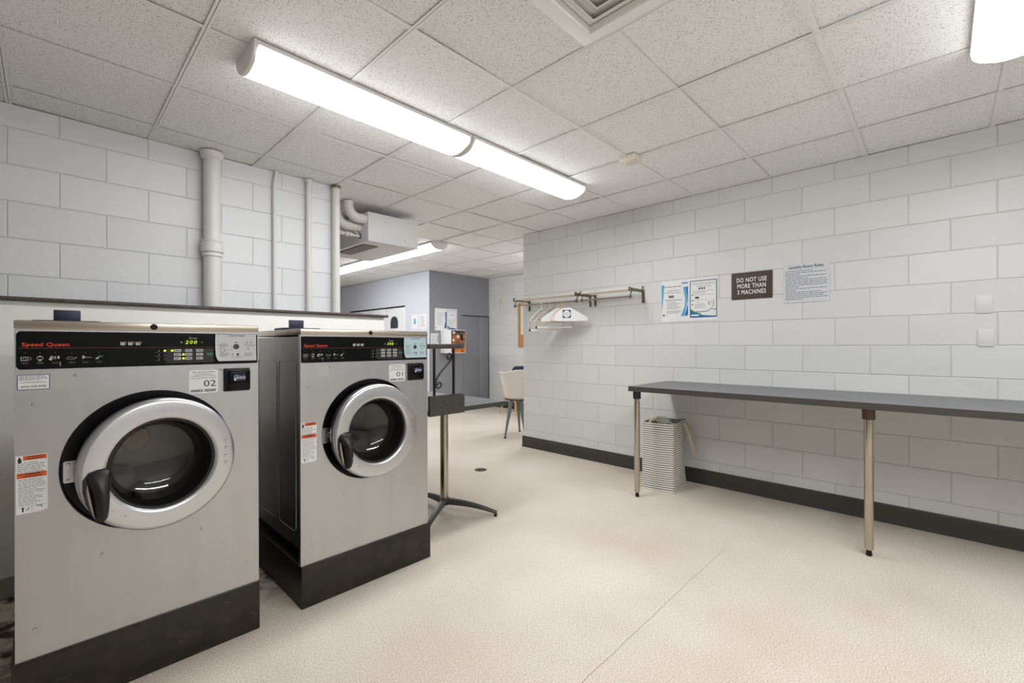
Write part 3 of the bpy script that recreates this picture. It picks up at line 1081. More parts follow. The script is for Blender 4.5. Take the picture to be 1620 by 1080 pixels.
def make_machine(num, with_label):
    t = thing('washing_machine', '', 'washing machine', (WX0, WY, WZ))
    rg = random.Random(11)
    dcx, dcz = 0.372, 0.596           # door centre (local), opening centre
    # cabinet shell
    m = MB()
    m.box(0.008, 0.016, 0.010, WD, 0.075, 1.080)
    m.box(WW - 0.016, WW - 0.008, 0.010, WD, 0.075, 1.080)
    m.box(0.008, WW - 0.008, WD - 0.008, WD, 0.075, 1.080)
    m.box(0.008, WW - 0.008, 0.020, WD, 0.070, 0.076)
    cab = link_mesh('cabinet', m, 'steel_side', t)
    # embossed panel outlines on both sides
    for sx, x in ((-1, 0.008), (1, WW - 0.008)):
        m = MB()
        for a, b in ((0.075, 0.30), (0.33, 0.62)):
            pts = [(x, y, z) for y, z in rrect(a, b, 0.14, 0.96, 0.03)]
            m.tube(pts, 0.0022, 6, closed=True)
        link_mesh('embossing', m, 'steel_side', cab)
    m = MB()
    m.box(0.05, WW - 0.05, 0.05, WD - 0.04, 0.0, 0.070)
    link_mesh('chassis', m, 'black', t)
    # front panel with a real round opening
    x0, x1, z0, z1 = 0.0, WW, 0.0, 0.948
    R1 = 0.2585
    ox, oz = 0.359, 0.604
    m = MB()
    n = 96
    inner, outer = [], []
    for k in range(n):
        a = 2 * PI * k / n
        c, s = math.cos(a), math.sin(a)
        inner.append((ox + R1 * c, oz + R1 * s))
        f = 1e9
        if c > 1e-9: f = min(f, (x1 - ox) / c)
        if c < -1e-9: f = min(f, (x0 - ox) / c)
        if s > 1e-9: f = min(f, (z1 - oz) / s)
        if s < -1e-9: f = min(f, (z0 - oz) / s)
        outer.append([ox + f * c, oz + f * s])
    for cx_, cz_ in ((x0, z0), (x1, z0), (x0, z1), (x1, z1)):
        k = min(range(n), key=lambda q: (outer[q][0] - cx_) ** 2 + (outer[q][1] - cz_) ** 2)
        outer[k] = [cx_, cz_]
    m.grid([[(a, 0.018, b) for a, b in outer], [(a, 0.0, b) for a, b in outer], [(a, 0.0, b) for a, b in inner], [(a, 0.012, b) for a, b in inner]], smooth=False, closed=True)
    fp = link_mesh('front_panel', m, 'steel', t)
    # black ring behind the door opening, boot and drum
    m = MB()
    m.lathe([(R1 + 0.002, 0.004), (R1 - 0.004, 0.004), (R1 - 0.006, 0.026), (0.205, 0.030)], (ox, 0, oz), 'y', 64)
    link_mesh('housing_ring', m, 'black', t)
    m = MB()
    m.lathe([(0.207, 0.028), (0.200, 0.020), (0.192, 0.022), (0.190, 0.060), (0.20, 0.085)], (ox, 0, oz), 'y', 64)
    link_mesh('gasket', m, 'black_rubber', t)
    m = MB()
    m.lathe([(0.20, 0.085), (0.262, 0.09), (0.262, 0.52), (0.25, 0.535), (0.0, 0.54)], (ox, 0, oz), 'y', 64)
    dr = link_mesh('drum', m, 'drum', t)
    for k in range(3):
        a = R(90 + 120 * k + 25)
        m = MB()
        m.box(ox - 0.03, ox + 0.03, 0.12, 0.50, oz - 0.262, oz - 0.205, 0.012, rot=Matrix.Rotation(a, 3, 'Y'), piv=(ox, 0, oz))
        link_mesh('lifter', m, 'drum', dr)
    m = MB(); m.lathe([(0.0, 0.512), (0.05, 0.514), (0.056, 0.522), (0.058, 0.54)], (ox, 0, oz), 'y', 32)
    hb = link_mesh('hub', m, 'hub', dr, 'tan round hub disc at the back of the drum')
    # latch plate at the left of the opening
    m = MB(); m.prism(rrect(0.112, 0.165, 0.557, 0.632, 0.006), 0.0255, 0.0225, 'xz')
    m.prism(rrect(0.112, 0.140, 0.557, 0.632, 0.006), 0.0225, 0.0205, 'xz')
    lp = link_mesh('latch_plate', m, 'steel_door', t)
    for z in (0.567, 0.622):
        m = MB(); m.lathe([(0.0, 0.0165), (0.004, 0.017), (0.0055, 0.0205)], (0.124, 0, z), 'y', 10)
        link_mesh('screw', m, 'chrome', lp)
    m = MB(); m.lathe([(0.0, 0.014), (0.012, 0.014), (0.014, 0.018), (0.014, 0.0225)], (0.152, 0, 0.596), 'y', 14)
    link_mesh('strike', m, 'chrome', lp)
    # ---- door, hinged on its right; local coordinates of the door: hinge at origin
    hx, hy = 0.612, -0.006
    door = bpy.data.objects.new('door', None)
    COL.objects.link(door); door.parent = t
    door.location = (hx, hy, dcz)
    cx = dcx - hx
    RO, RI = 0.240, 0.164
    m = MB()
    m.lathe([(RO - 0.012, 0.006), (RO - 0.002, 0.004), (RO, -0.004), (RO, -0.034), (RO - 0.002, -0.042), (RO - 0.007, -0.047),
             (RO - 0.013, -0.0495), (RO - 0.016, -0.050), (RI + 0.014, -0.0515), (RI + 0.011, -0.0510), (RI + 0.004, -0.048), (RI, -0.043), (RI - 0.002, -0.036), (RI - 0.002, -0.010), (RI + 0.02, 0.004), (RO - 0.012, 0.006)],
            (cx, 0, 0), 'y', 96)
    link_mesh('door_ring', m, 'steel_door', door)
    m = MB()
    m.lathe([(RI - 0.0015, -0.038), (RI - 0.007, -0.037), (RI - 0.009, -0.032), (RI - 0.010, 0.0), (RI - 0.016, 0.012), (RI - 0.018, 0.03), (RI - 0.002, 0.03), (RI + 0.004, 0.012)], (cx, 0, 0), 'y', 64)
    link_mesh('door_gasket', m, 'black_rubber', door)
    m = MB()
    m.lathe([(RI - 0.015, 0.012), (RI - 0.020, 0.04), (RI - 0.034, 0.070), (RI - 0.060, 0.085), (RI - 0.10, 0.092), (0.0, 0.095)], (cx, 0, 0), 'y', 64)
    link_mesh('door_glass', m, 'glass', door, 'round dished glass window')
    # handle: flared black grip with a bare steel inlay
    hxl = cx - 0.188
    m = MB()
    rows = []
    for z, w, off, dp in ((0.018, 0.018, 0.012, 0.004), (0.012, 0.050, 0.006, 0.014), (-0.004, 0.060, 0.0, 0.024), (-0.022, 0.054, 0.002, 0.034), (-0.05, 0.044, 0.006, 0.044),
                          (-0.085, 0.038, 0.008, 0.047), (-0.12, 0.033, 0.009, 0.044), (-0.145, 0.026, 0.010, 0.036), (-0.158, 0.012, 0.010, 0.022)):
        rows.append([(hxl + off + w / 2 * math.cos(a), -0.047 - dp * 0.5 + dp * 0.62 * math.sin(a), z) for a in [2 * PI * k / 16 for k in range(16)]])
    vs = m.grid(rows, closed=True)
    m.bm.faces.new(vs[0]); m.bm.faces.new(vs[-1])
    link_mesh('handle', m, 'handle', door)
    m = MB()
    m.prism([(hxl + a, b) for a, b in ((-0.038, -0.012), (-0.024, 0.010), (0.0, 0.018), (0.030, 0.016), (0.034, -0.02), (0.026, -0.10), (0.012, -0.155), (-0.002, -0.158), (-0.016, -0.130), (-0.030, -0.092), (-0.038, -0.050))], -0.056, -0.047, 'xz')
    link_mesh('handle_plate', m, 'handle', door)
    m = MB()
    rows = []
    for z, w in ((-0.028, 0.004), (-0.045, 0.012), (-0.07, 0.013), (-0.10, 0.012), (-0.13, 0.008), (-0.145, 0.003)):
        rows.append([(hxl - 0.027 + (-z - 0.03) * 0.16 + w * (f - 0.5), -0.0565 - 0.006 * math.sin(PI * f), z) for f in (0, 0.25, 0.5, 0.75, 1)])
    m.grid(rows)
    link_mesh('handle_inlay', m, 'chrome', door, 'bright bare steel inlay')
    for bx, bz in ((0.203, 0.050), (0.203, 0.022), (0.203, -0.010), (0.203, -0.038)):
        m = MB(); m.lathe([(0.0, -0.0545), (0.004, -0.054), (0.0065, -0.0495)], (cx + bx, 0, bz), 'y', 12)
        link_mesh('bolt', m, 'chrome', door)
    for bx, bz in ((-0.172, 0.024), (-0.198, 0.004), (-0.115, -0.162), (-0.148, -0.135)):
        m = MB(); m.lathe([(0.0, -0.053), (0.0025, -0.0525), (0.004, -0.0495)], (cx + bx, 0, bz), 'y', 10)
        link_mesh('screw', m, 'chrome', door)
    # ---- fascia strip
    m = MB()
    m.box(0.0, WW, 0.0, 0.02, 0.948, 0.955); m.box(0.0, WW, 0.0, 0.02, 1.081, 1.088)
    m.box(0.0, 0.003, 0.0, 0.02, 0.955, 1.081); m.box(WW - 0.003, WW, 0.0, 0.02, 0.955, 1.081)
    link_mesh('fascia_frame', m, 'steel', t)
    m = MB(); m.prism(rrect(0.004, WW - 0.004, 0.956, 1.080, 0.012), -0.0015, 0.012, 'xz')
    fa = link_mesh('fascia', m, 'black_gloss', t, 'glossy black control fascia')
    FY = -0.0015
    def P(u, v): return (u, FY, v)
    text('brand_lettering', 'Speed Queen', 0.0175, 'red', BY, P(0.0725, 1.0365), fa, width=0.111, bold=0.022, space=1.06)
    s = Sheet(); s.rect(0.006, 0.556, 0, 0.0014)
    put('red_line', s, 'redline', BY, P(0, 1.0245), fa)
    # three little tub icons
    s = Sheet()
    for k in range(3):
        u = 0.268 + 0.0215 * k
        s.rect(u - 0.007, u + 0.006, -0.006, 0.004); s.circ(u + 0.006, 0.003, 0.0035, 0.0012); s.rect(u - 0.007, u - 0.004, 0.004, 0.0065); s.rect(u, u + 0.003, 0.004, 0.0065)
    put('tub_icons', s, 'grey_print', BY, P(0, 1.040), fa)
    # six instruction pictograms
    for k, u in enumerate((0.024, 0.058, 0.094, 0.134, 0.168, 0.203)):
        s = Sheet(); s2 = Sheet()
        s3 = Sheet(); s3.rect(u - 0.001, u + 0.001, 0.016, 0.0185)
        put('pictogram_dot', s3, 'dim_print', BY, P(0, 0.992), fa)
        if k == 0:
            s.ring([(u - 0.009, -0.008), (u + 0.006, -0.008), (u + 0.006, 0.004), (u - 0.009, 0.004)], 0.0014); s.circ(u - 0.001, -0.002, 0.004, 0.0009); s.circ(u + 0.010, -0.001, 0.0042, 0.001)
        elif k == 1:
            s.circ(u, 0.0, 0.007, 0.0012); s.rect(u - 0.006, u + 0.006, 0.003, 0.006); s.disc(u, -0.007, 0.004)
        elif k == 2:
            s.disc(u - 0.011, -0.004, 0.0045); s.rect(u - 0.012, u - 0.006, 0.0, 0.006); s.ring([(u - 0.003, -0.003), (u + 0.001, -0.003), (u + 0.001, 0.005), (u - 0.003, 0.005)], 0.0015); s.rect(u + 0.005, u + 0.010, -0.003, 0.006)
        elif k == 3:
            s.ring([(u - 0.013, -0.005), (u + 0.005, -0.006), (u + 0.013, 0.001), (u + 0.004, -0.001), (u - 0.006, 0.003), (u - 0.012, 0.0)], 0.0009)
        elif k == 4:
            for dx, dz in ((-0.006, 0.004), (-0.002, 0.001), (-0.006, -0.002)): s.disc(u + dx, dz, 0.0026)
            s.rect(u + 0.002, u + 0.016, -0.001, 0.0005)
        else:
            s.poly([(u - 0.009, -0.007), (u - 0.002, -0.006), (u + 0.001, 0.0), (u - 0.003, 0.001), (u - 0.009, -0.003)])
        s2.words(u - 0.008, u + 0.009, -0.015, 0.0016, rg); s2.words(u - 0.007, u + 0.008, -0.0185, 0.0016, rg)
        if k == 2:
            for q in range(3): s.rect(0.104, 0.107, -0.018 - 0.0045 * q, -0.0155 - 0.0045 * q)
        put('pictogram', s, 'grey_print', BY, P(0, 0.992), fa)
        put('pictogram_caption', s2, 'dim_print', BY, P(0, 0.992), fa)
    s = Sheet(); s.rect(0.201, 0.213, 0.001, 0.006)
    put('pictogram_key', s, 'green', BY, P(0, 0.992), fa)
    # display and keys
    s = Sheet(); s.poly(rrect(0.395, 0.552, -0.030, 0.026, 0.002))
    put('keypad_field', s, 'dark_grey', BY, P(0, 0.994), fa)
    text('model_lettering', 'Quantum', 0.010, 'grey_print', BY, P(0.481, 1.0615), fa, width=0.027, shear=0.3)
    s = Sheet(); s.rect(0.452, 0.503, -0.009, 0.009, 0, 0.0003)
    put('display_window', s, 'black', BY, P(0, 1.045), fa)
    text('display_digits', '200', 0.0190, 'digit', BY, P(0.4745, 1.045), fa, width=0.038, shear=0.2, bold=-0.012, space=1.3, label='lit yellow-green display digits')
    for u, q in ((0.444, 0.0028), (0.512, 0.002)):
        s = Sheet(); s.disc(u, 0.0, q)
        put('display_sensor', s, 'grey_print', BY, P(0, 1.045), fa)
    for c in range(3):
        for r in range(3):
            u, v = 0.4305 + 0.0365 * c, 1.0125 - 0.0155 * r
            s = Sheet(); s.poly(rrect(u - 0.0115, u + 0.0115, -0.0052, 0.0052, 0.0015), 0, 0.0018)
            s.move(Matrix.Identity(4))
            put('key', s, 'key', BY, P(0, v), fa)
    s = Sheet()
    for c in range(3):
        for r in range(3):
            u, v = 0.4305 + 0.0365 * c, 0.0185 - 0.0155 * r
            s.words(u - 0.008, u + 0.009, v, 0.004, rg, w0=0.0018, w1=0.0022)
    put('key_captions', s, 'ink_dark', BY, P(0, 0.994), fa)
    s = Sheet(); s.poly(rrect(0.528, 0.549, -0.0055, 0.0055, 0.004), 0, 0.0018)
    put('start_key', s, 'green', BY, P(0, 0.997), fa)
    leds_on = [(0.391, 0.0185), (0.4135, 0.0185), (0.450, 0.003), (0.450, -0.0125)] if with_label else []
    for u, v in leds_on:
        s = Sheet(); s.disc(u, v, 0.0034, 0, 0.0012)
        put('indicator_light', s, 'led', BY, P(0, 0.994), fa, 'lit green indicator')
    s = Sheet(); s2 = Sheet()
    for r in range(3):
        v = 0.0185 - 0.0155 * r
        for u in (0.373, 0.391, 0.4135, 0.450, 0.486):
            if (u, v) not in leds_on: s.disc(u, v, 0.0016)
        s2.words(0.360, 0.378, v - 0.006, 0.002, rg); s2.words(0.388, 0.402, v - 0.006, 0.002, rg)
        s2.ring([(0.397, v - 0.003), (0.402, v + 0.002), (0.408, v)], 0.0007, closed=False)
    s.disc(0.521, 0.003, 0.0016)
    put('indicator_dots', s, 'grey_print', BY, P(0, 0.994), fa)
    put('indicator_captions', s2, 'dim_print', BY, P(0, 0.994), fa)
    # detergent instruction sticker, its left edge peeling
    stk = 'sticker' if with_label else 'teal_sticker'
    m = MB()
    rows = []
    for v, ul in ((0.967, 0.569), (0.975, 0.563), (0.99, 0.558), (1.02, 0.556), (1.060, 0.556), (1.079, 0.557)):
        rows.append([(ul, -0.0105 if v > 0.97 else -0.008, v), (ul + 0.006, -0.0045, v), (ul + 0.02, -0.0026, v), (0.64, -0.0026, v), (0.711, -0.0026 - (0.003 if v < 0.98 else 0), v)])
    m.grid(rows)
    st = link_mesh('instruction_sticker', m, stk, t, 'pale instruction sticker with a peeling edge')
    SY = -0.0028
    text('sticker_heading', 'Laundry Detergent', 0.0075, 'steel_blue_ink', BY, (0.636, SY, 1.0735), st, width=0.06, bold=0.01)
    s = Sheet(); s.disc(0.634, 0.035, 0.0112)
    s.rect(0.628, 0.640, 0.052, 0.0545); s.disc(0.640, 0.0, 0.004); s.rect(0.635, 0.645, 0.003, 0.006)
    put('sticker_cap', s, 'ink_dark', BY, (0, SY, 0.992), st)
    s = Sheet(); s.circ(0.584, 0.020, 0.0085, 0.0016); s.ring([(0.594, 0.020), (0.612, 0.021), (0.624, 0.029)], 0.001, closed=False)
    for u, v in ((0.675, 0.053), (0.691, 0.053), (0.680, 0.026), (0.621, 0.003)): s.disc(u, v, 0.003)
    for v in (0.045, 0.040, 0.035): s.words(0.570, 0.606, v, 0.0022, rg, rg.uniform(0.6, 1))
    for v in (0.006, 0.001, -0.004): s.words(0.572, 0.612, v, 0.0022, rg, rg.uniform(0.6, 1)); s.words(0.664, 0.706, v, 0.0022, rg, rg.uniform(0.7, 1))
    for v in (0.043, 0.038): s.words(0.664, 0.706, v, 0.0022, rg)
    s.words(0.615, 0.655, -0.009, 0.002, rg)
    put('sticker_print', s, 'ink', BY, (0, SY, 0.992), st)
    # service label + ghost of an older one
    s = Sheet(); s.poly(rrect(0.082 if with_label else 0.079, 0.133 if with_label else 0.135, -0.0255, 0.0255, 0.002), 0, 0.0004)
    put('residue_patch', s, 'ghost', BY, (0, 0, 0.9135), t, 'dull square left by an older sticker')
    if with_label:
        s = Sheet(); s.poly(rrect(0.006, 0.081, -0.024, 0.026, 0.003), 0, 0.0005)
        sv = put('service_label', s, 'border_navy', BY, (0, 0, 0.912), t, 'white service label with navy border')
        s = Sheet(); s.poly(rrect(0.008, 0.079, -0.022, 0.024, 0.002), 0.0005, 0.0009)
        put('label_face', s, 'paper', BY, (0, 0, 0.912), sv)
        s = Sheet()
        for v, la in ((0.0205, 0.95), (0.0165, 1), (0.0125, 1), (0.0085, 0.7)): s.words(0.011, 0.076, v, 0.0026, rg, la, w0=0.0009, w1=0.0012)
        put('label_print', s, 'ink', BY, (0, 0, 0.912), sv)
        text('label_heading', 'FOR AUTOMATED SERVICE CALL', 0.0042, 'black_print', BY, (0.0435, 0, 0.9125), sv, width=0.062, lift=0.0012)
        text('label_number', '(630) 620-4700', 0.0105, 'black_print', BY, (0.0435, 0, 0.8985), sv, width=0.058, lift=0.0012)
    # payment sticker with the machine number (its code square is left blank)
    s = Sheet(); s.poly(rrect(0.468, 0.568, -0.046, 0.048, 0.010), 0, 0.0006)
    ps = put('number_sticker', s, 'paper', BY, (0, 0, 0.885), t, 'white payment sticker with the machine number')
    text('sticker_line', 'Pay with your Phone', 0.0085, 'ink_dark', BY, (0.518, 0, 0.925), ps, width=0.076)
    s = Sheet(); s.words(0.490, 0.546, 0.031, 0.0028, rg); s.words(0.476, 0.560, 0.024, 0.0026, rg)
    s.circ(0.518, 0.012, 0.0001, 0.0001)
    put('sticker_small_print', s, 'ink', BY, (0, 0, 0.885), ps)
    text('sticker_or', 'Scan Code OR Enter Number', 0.0058, 'black_print', BY, (0.518, 0, 0.9005), ps, width=0.088, bold=0.01)
    text('machine_number', num, 0.036, 'black_print', BY, (0.539, 0, 0.8765), ps, width=0.042)
    for u in (0.474, 0.520):
        s = Sheet(); s.rect(u, u + 0.040, -0.040, -0.031)
        put('store_badge', s, 'black_print', BY, (0, 0, 0.885), ps)
    s = Sheet(); s.words(0.482, 0.512, -0.0355, 0.004, rg, w0=0.0006, w1=0.0009); s.words(0.528, 0.558, -0.0355, 0.004, rg, w0=0.0006, w1=0.0009); s.disc(0.478, -0.0355, 0.0022, 0.0006, 0.0009); s.disc(0.524, -0.0355, 0.0022, 0.0006, 0.0009)
    put('badge_print', s, 'white_print', BY, (0, 0, 0.885), ps)
    # card reader
    m = MB()
    m.box(0.588, 0.684, -0.012, 0.004, 0.840, 0.936, 0.003)
    cr_ = link_mesh('card_reader', m, 'black', t, 'black square card reader')
    m = MB(); m.box(0.600, 0.684, -0.020, -0.012, 0.846, 0.926, 0.004); m.box(0.602, 0.682, -0.024, -0.019, 0.921, 0.927, 0.002)
    link_mesh('reader_bezel', m, 'black_gloss', cr_)
    s = Sheet(); s.poly(rrect(0.620, 0.664, -0.013, 0.014, 0.003), 0.0203, 0.0206)
    put('reader_badge', s, 'navy', BY, (0, 0, 0.896), cr_)
    s = Sheet()
    s.ring([(0.632 + 0.010 * math.cos(R(a)), 0.001 + 0.010 * math.sin(R(a))) for a in range(40, 221, 20)], 0.003, 0.0206, 0.0209, closed=False)
    put('reader_swirl', s, 'sky_ink', BY, (0, 0, 0.896), cr_)
    s = Sheet()
    for k in range(3): s.circ(0.634 + 0.0125 * k, 0.0, 0.0042, 0.0022, w0=0.0209, w1=0.0212)
    s.poly([(0.622, -0.011), (0.629, -0.012), (0.627, -0.002), (0.622, -0.001)], 0.0209, 0.0212)
    put('reader_rings', s, 'white_print', BY, (0, 0, 0.896), cr_)
    # warning label
    s = Sheet(); s.poly([(0.003, -0.092), (0.060, -0.092), (0.075, -0.086), (0.075, 0.098), (0.003, 0.098)], 0, 0.0005)
    wl = put('warning_label', s, 'paper', BY, (0, 0, 0.576), t, 'white warning label with orange headers')
    for u0, v0, v1 in ((0.019, 0.082, 0.096), (0.005, 0.024, 0.040)):
        s = Sheet(); s.rect(u0, 0.073, v0, v1, 0.0005, 0.0009)
        put('warning_header', s, 'orange', BY, (0, 0, 0.576), wl)
    text('warning_word', 'WARNING', 0.0072, 'black_print', BY, (0.047, 0, 0.6685), wl, width=0.038, lift=0.0011, bold=0.02)
    text('warning_word', 'ADVERTENCIA', 0.0062, 'black_print', BY, (0.047, 0, 0.6615), wl, width=0.042, lift=0.0011, bold=0.02)
    text('warning_word', 'WARNING', 0.0078, 'black_print', BY, (0.040, 0, 0.6120), wl, width=0.034, lift=0.0011, bold=0.02)
    text('warning_word', 'ADVERTENCIA', 0.0066, 'black_print', BY, (0.040, 0, 0.6040), wl, width=0.046, lift=0.0011, bold=0.02)
    s = Sheet(); s.poly([(0.007, 0.078), (0.0115, 0.074), (0.016, 0.078), (0.016, 0.084), (0.013, 0.090), (0.0115, 0.096), (0.009, 0.090), (0.007, 0.085)], 0.0005, 0.0009)
    put('flame_symbol', s, 'black_print', BY, (0, 0, 0.576), wl)
    s = Sheet(); s.poly([(0.0165, -0.086), (0.0200, -0.086), (0.0200, -0.076), (0.0225, -0.076), (0.0182, -0.070), (0.0140, -0.076), (0.0165, -0.076)], 0.0005, 0.0009)
    put('arrow_symbol', s, 'black_print', BY, (0, 0, 0.576), wl)
    s = Sheet(); s.ring([(0.025, -0.083), (0.029, -0.080), (0.033, -0.074)], 0.002, 0.0005, 0.0009, closed=False)
    put('tick_symbol', s, 'black_print', BY, (0, 0, 0.576), wl)
    s = Sheet(); s.ring([(0.048, -0.072), (0.060, -0.072), (0.061, -0.078)], 0.002, 0.0005, 0.0009, closed=False)
    put('hook_symbol', s, 'black_print', BY, (0, 0, 0.576), wl)
    s = Sheet()
    for k in range(7): s.words(0.006, 0.072, 0.074 - 0.0062 * k, 0.0028, rg, rg.uniform(0.7, 1), w0=0.0005, w1=0.0009)
    for k in range(14): s.words(0.008, 0.072, 0.018 - 0.0062 * k, 0.0026, rg, rg.uniform(0.6, 1), w0=0.0005, w1=0.0009)
    s.rect(0.005, 0.073, -0.0695, -0.0688, 0.0005, 0.0009); s.rect(0.0385, 0.0392, -0.090, -0.069, 0.0005, 0.0009)
    put('warning_print', s, 'ink', BY, (0, 0, 0.576), wl)
    # panel screws
    for u, v in ((0.142, 0.931), (0.042, 0.839), (0.578, 0.931), (0.675, 0.843), (0.210, 0.289), (0.507, 0.291), (0.674, 0.098), (0.044, 0.097)):
        m = MB(); m.lathe([(0.0, -0.0035), (0.003, -0.003), (0.0052, 0.0)], (u, 0, v), 'y', 10)
        link_mesh('screw', m, 'chrome', t)
    # lid
    m = MB(); m.box(-0.001, WW + 0.001, -0.004, WD + 0.004, 1.088, WH, 0.004)
    lid = link_mesh('lid', m, 'steel_lid', t, 'warm-toned steel top')
    m = MB(); m.lathe([(0.0, -0.0065), (0.009, -0.0065), (0.0115, -0.004)], (0.358, 0, 1.103), 'y', 20)
    link_mesh('lock', m, 'black', lid)
    # soap dispenser: low base with its flap open
    m = MB()
    m.prism(rrect(0.035, 0.228, 0.290, 0.470, 0.03), WH, WH + 0.014, 'xy')
    ds = link_mesh('soap_dispenser', m, 'navy', t, 'dark slate soap dispenser with raised flap')
    m = MB(); m.box(0.093, 0.172, 0.395, 0.403, WH + 0.012, WH + 0.060, 0.003)
    link_mesh('dispenser_flap', m, 'navy', ds)
    return t, door

MGROUP = 'steel front-load washing machines'
w1, door1 = make_machine('02', True)
w1['label'] = 'steel front-load washing machine numbered 02, with its round door slightly ajar'
w1['group'] = MGROUP
door1.rotation_euler = (0, 0, R(6.5))
w2, door2 = make_machine('01', False)
w2.location = (0.827, WY, 0.199)
w2['label'] = 'steel front-load washing machine numbered 01, its ribbed dark side panel showing'
w2['group'] = MGROUP
door2.rotation_euler = (0, 0, R(1.5))

def door_to_mesh(door, t):
    """make the steel ring the door itself: glass, handle and screws become its children"""
    ring = [c for c in door.children if c.name.startswith('door_ring')][0]
    mw = Matrix.Translation(door.location) @ Matrix.Rotation(door.rotation_euler.z, 4, 'Z')
    for c in list(door.children):
        if c is ring: continue
        c.parent = ring
    ring.parent = t
    ring.matrix_local = mw
    ring.name = 'door'
    bpy.data.objects.remove(door, do_unlink=True)
door_to_mesh(door1, w1)
door_to_mesh(door2, w2)

def machine_base(x0, x1, z1, lab):
    t = thing('machine_base', lab, 'base', (x0, 2.150, 0), 0, 'black bases under the washing machines')
    w = x1 - x0
    m = MB(); m.box(0, w, 0, 0.012, 0, z1 - 0.006, 0.002); m.box(0, 0.012, 0.012, 0.84, 0, z1 - 0.006, 0.002)
    m.box(w - 0.012, w, 0.012, 0.84, 0, z1 - 0.006, 0.002); m.box(0, w, 0.828, 0.84, 0, z1 - 0.006, 0.002)
    link_mesh('skirt', m, 'base', t)
    m = MB(); m.box(-0.002, w + 0.002, -0.003, 0.842, z1 - 0.006, z1, 0.002)
    link_mesh('top_plate', m, 'base', t)
machine_base(-0.080, 0.650, 0.206, 'scratched black steel base under the washing machine numbered 02')
machine_base(0.829, 1.562, 0.199, 'scratched black steel base under the washing machine numbered 01')

# ------------------------------------------------------------------ folding table with raised shelf
tx0, tx1, ty0, ty1, tz = 1.655, 2.365, 2.300, 3.27, 0.824
t = thing('folding_table', 'dark grey folding table on a tubular pedestal behind the washing machine numbered 01', 'table', (2.06, 2.66, 0))
TO = Vector((2.06, 2.66, 0))
def tl(m): return m.move(Matrix.Translation(-TO))
m = MB(); m.box(tx0, tx1, ty0, ty1, tz - 0.030, tz)
m.bm.faces.ensure_lookup_table()
for f in m.bm.faces:
    f.normal_update()
    if f.normal.z < 0.9: f.material_index = 1
link_mesh('tabletop', tl(m), ['counter_top', 'counter_edge'], t)
m = MB()
pts = [(tx0, tz - 0.034), (1.935, tz - 0.034)] + [(1.935 - 0.03 + 0.03 * math.cos(R(a)), 0.918 - 0.03 + 0.03 * math.sin(R(a))) for a in range(0, 91, 15)] + [(tx0, 0.918)]
m.prism(pts, ty0 - 0.022, ty0 - 0.001, 'xz')
link_mesh('end_panel', tl(m), 'counter_edge', t, 'speckled dark end panel with a rounded corner')
m = MB(); m.box(1.66, 1.932, ty0 - 0.015, ty1, 1.213, 1.243, 0.002)
sh = link_mesh('shelf', tl(m), 'counter_edge', t)
for yy in (ty0 - 0.011, ty1 - 0.02):
    m = MB()
    zb = 0.918 if yy < 2.5 else tz
    m.box(1.690, 1.702, yy - 0.006, yy + 0.006, zb, 1.213); m.box(1.844, 1.857, yy - 0.006, yy + 0.006, zb, 1.213)
    def P2(x, z): return (x, yy, z)
    # diagonal S with a curl at each end
    def curl(cx, cz, a0, turn, r0):
        return [P2(cx + r0 * (1 - 0.62 * k / 14) * math.cos(R(a0 + turn * k / 14)), cz + r0 * (1 - 0.62 * k / 14) * math.sin(R(a0 + turn * k / 14))) for k in range(15)]
    up = curl(1.815, 1.160, -20, 400, 0.026)
    lo = curl(1.732, 0.985, 160, 400, 0.026)
    m.bar([P2(1.708, 1.012), P2(1.735, 1.048), P2(1.80, 1.110), P2(1.833, 1.140)] + up, 0.010, 0.010, (0, 1, 0)) if False else None
    m.tube([P2(1.706, 0.995), P2(1.712, 1.020), P2(1.745, 1.062), P2(1.80, 1.112), P2(1.834, 1.142)], 0.0058, 8)
    m.tube([P2(1.834, 1.138)] + up, 0.0055, 8)
    m.tube([P2(1.706, 1.0)] + lo, 0.0055, 8)
    link_mesh('scroll_bracket', tl(m), 'iron', t, 'black iron bracket with scrolls')
m = MB(); m.lathe([(0.030, 0.075), (0.030, tz - 0.036)], (0, 0, 0), 'z', 24)
link_mesh('column', m, 'tube', t)
m = MB(); m.lathe([(0.0, tz - 0.032), (0.10, tz - 0.032), (0.10, tz - 0.038), (0.034, tz - 0.046)], (0, 0, 0), 'z', 24)
link_mesh('mounting_plate', m, 'cast', t)
m = MB(); m.lathe([(0.0, 0.045), (0.030, 0.05), (0.040, 0.075), (0.038, 0.100), (0.031, 0.105)], (0, 0, 0), 'z', 20)
link_mesh('base_hub', m, 'cast', t)
for a in (R(-60), R(-145), R(85)):
    m = MB()
    rows = []
    for f in [i / 8 for i in range(9)]:
        r = 0.02 + 0.385 * f
        z = 0.078 - 0.052 * f ** 2.2
        hh = 0.024 * (1 - 0.55 * f)
        w = 0.024 * (1 - 0.45 * f)
        rows.append([(r, w * c_ , z + hh * s_) for c_, s_ in ((-1, -0.8), (1, -0.8), (1, 0.3), (0.5, 1), (-0.5, 1), (-1, 0.3))])
    vs = m.grid(rows, smooth=False, closed=True)
    m.bm.faces.new(vs[0]); m.bm.faces.new(vs[-1])
    m.move(Matrix.Rotation(a, 4, 'Z'))
    ft = link_mesh('foot', m, 'cast', t)
    m = MB(); m.lathe([(0.0, 0.0), (0.012, 0.0), (0.012, 0.018)], (0.395 * math.cos(a), 0.395 * math.sin(a), 0), 'z', 12, cap1=True)
    link_mesh('foot_glide', m, 'black', ft)

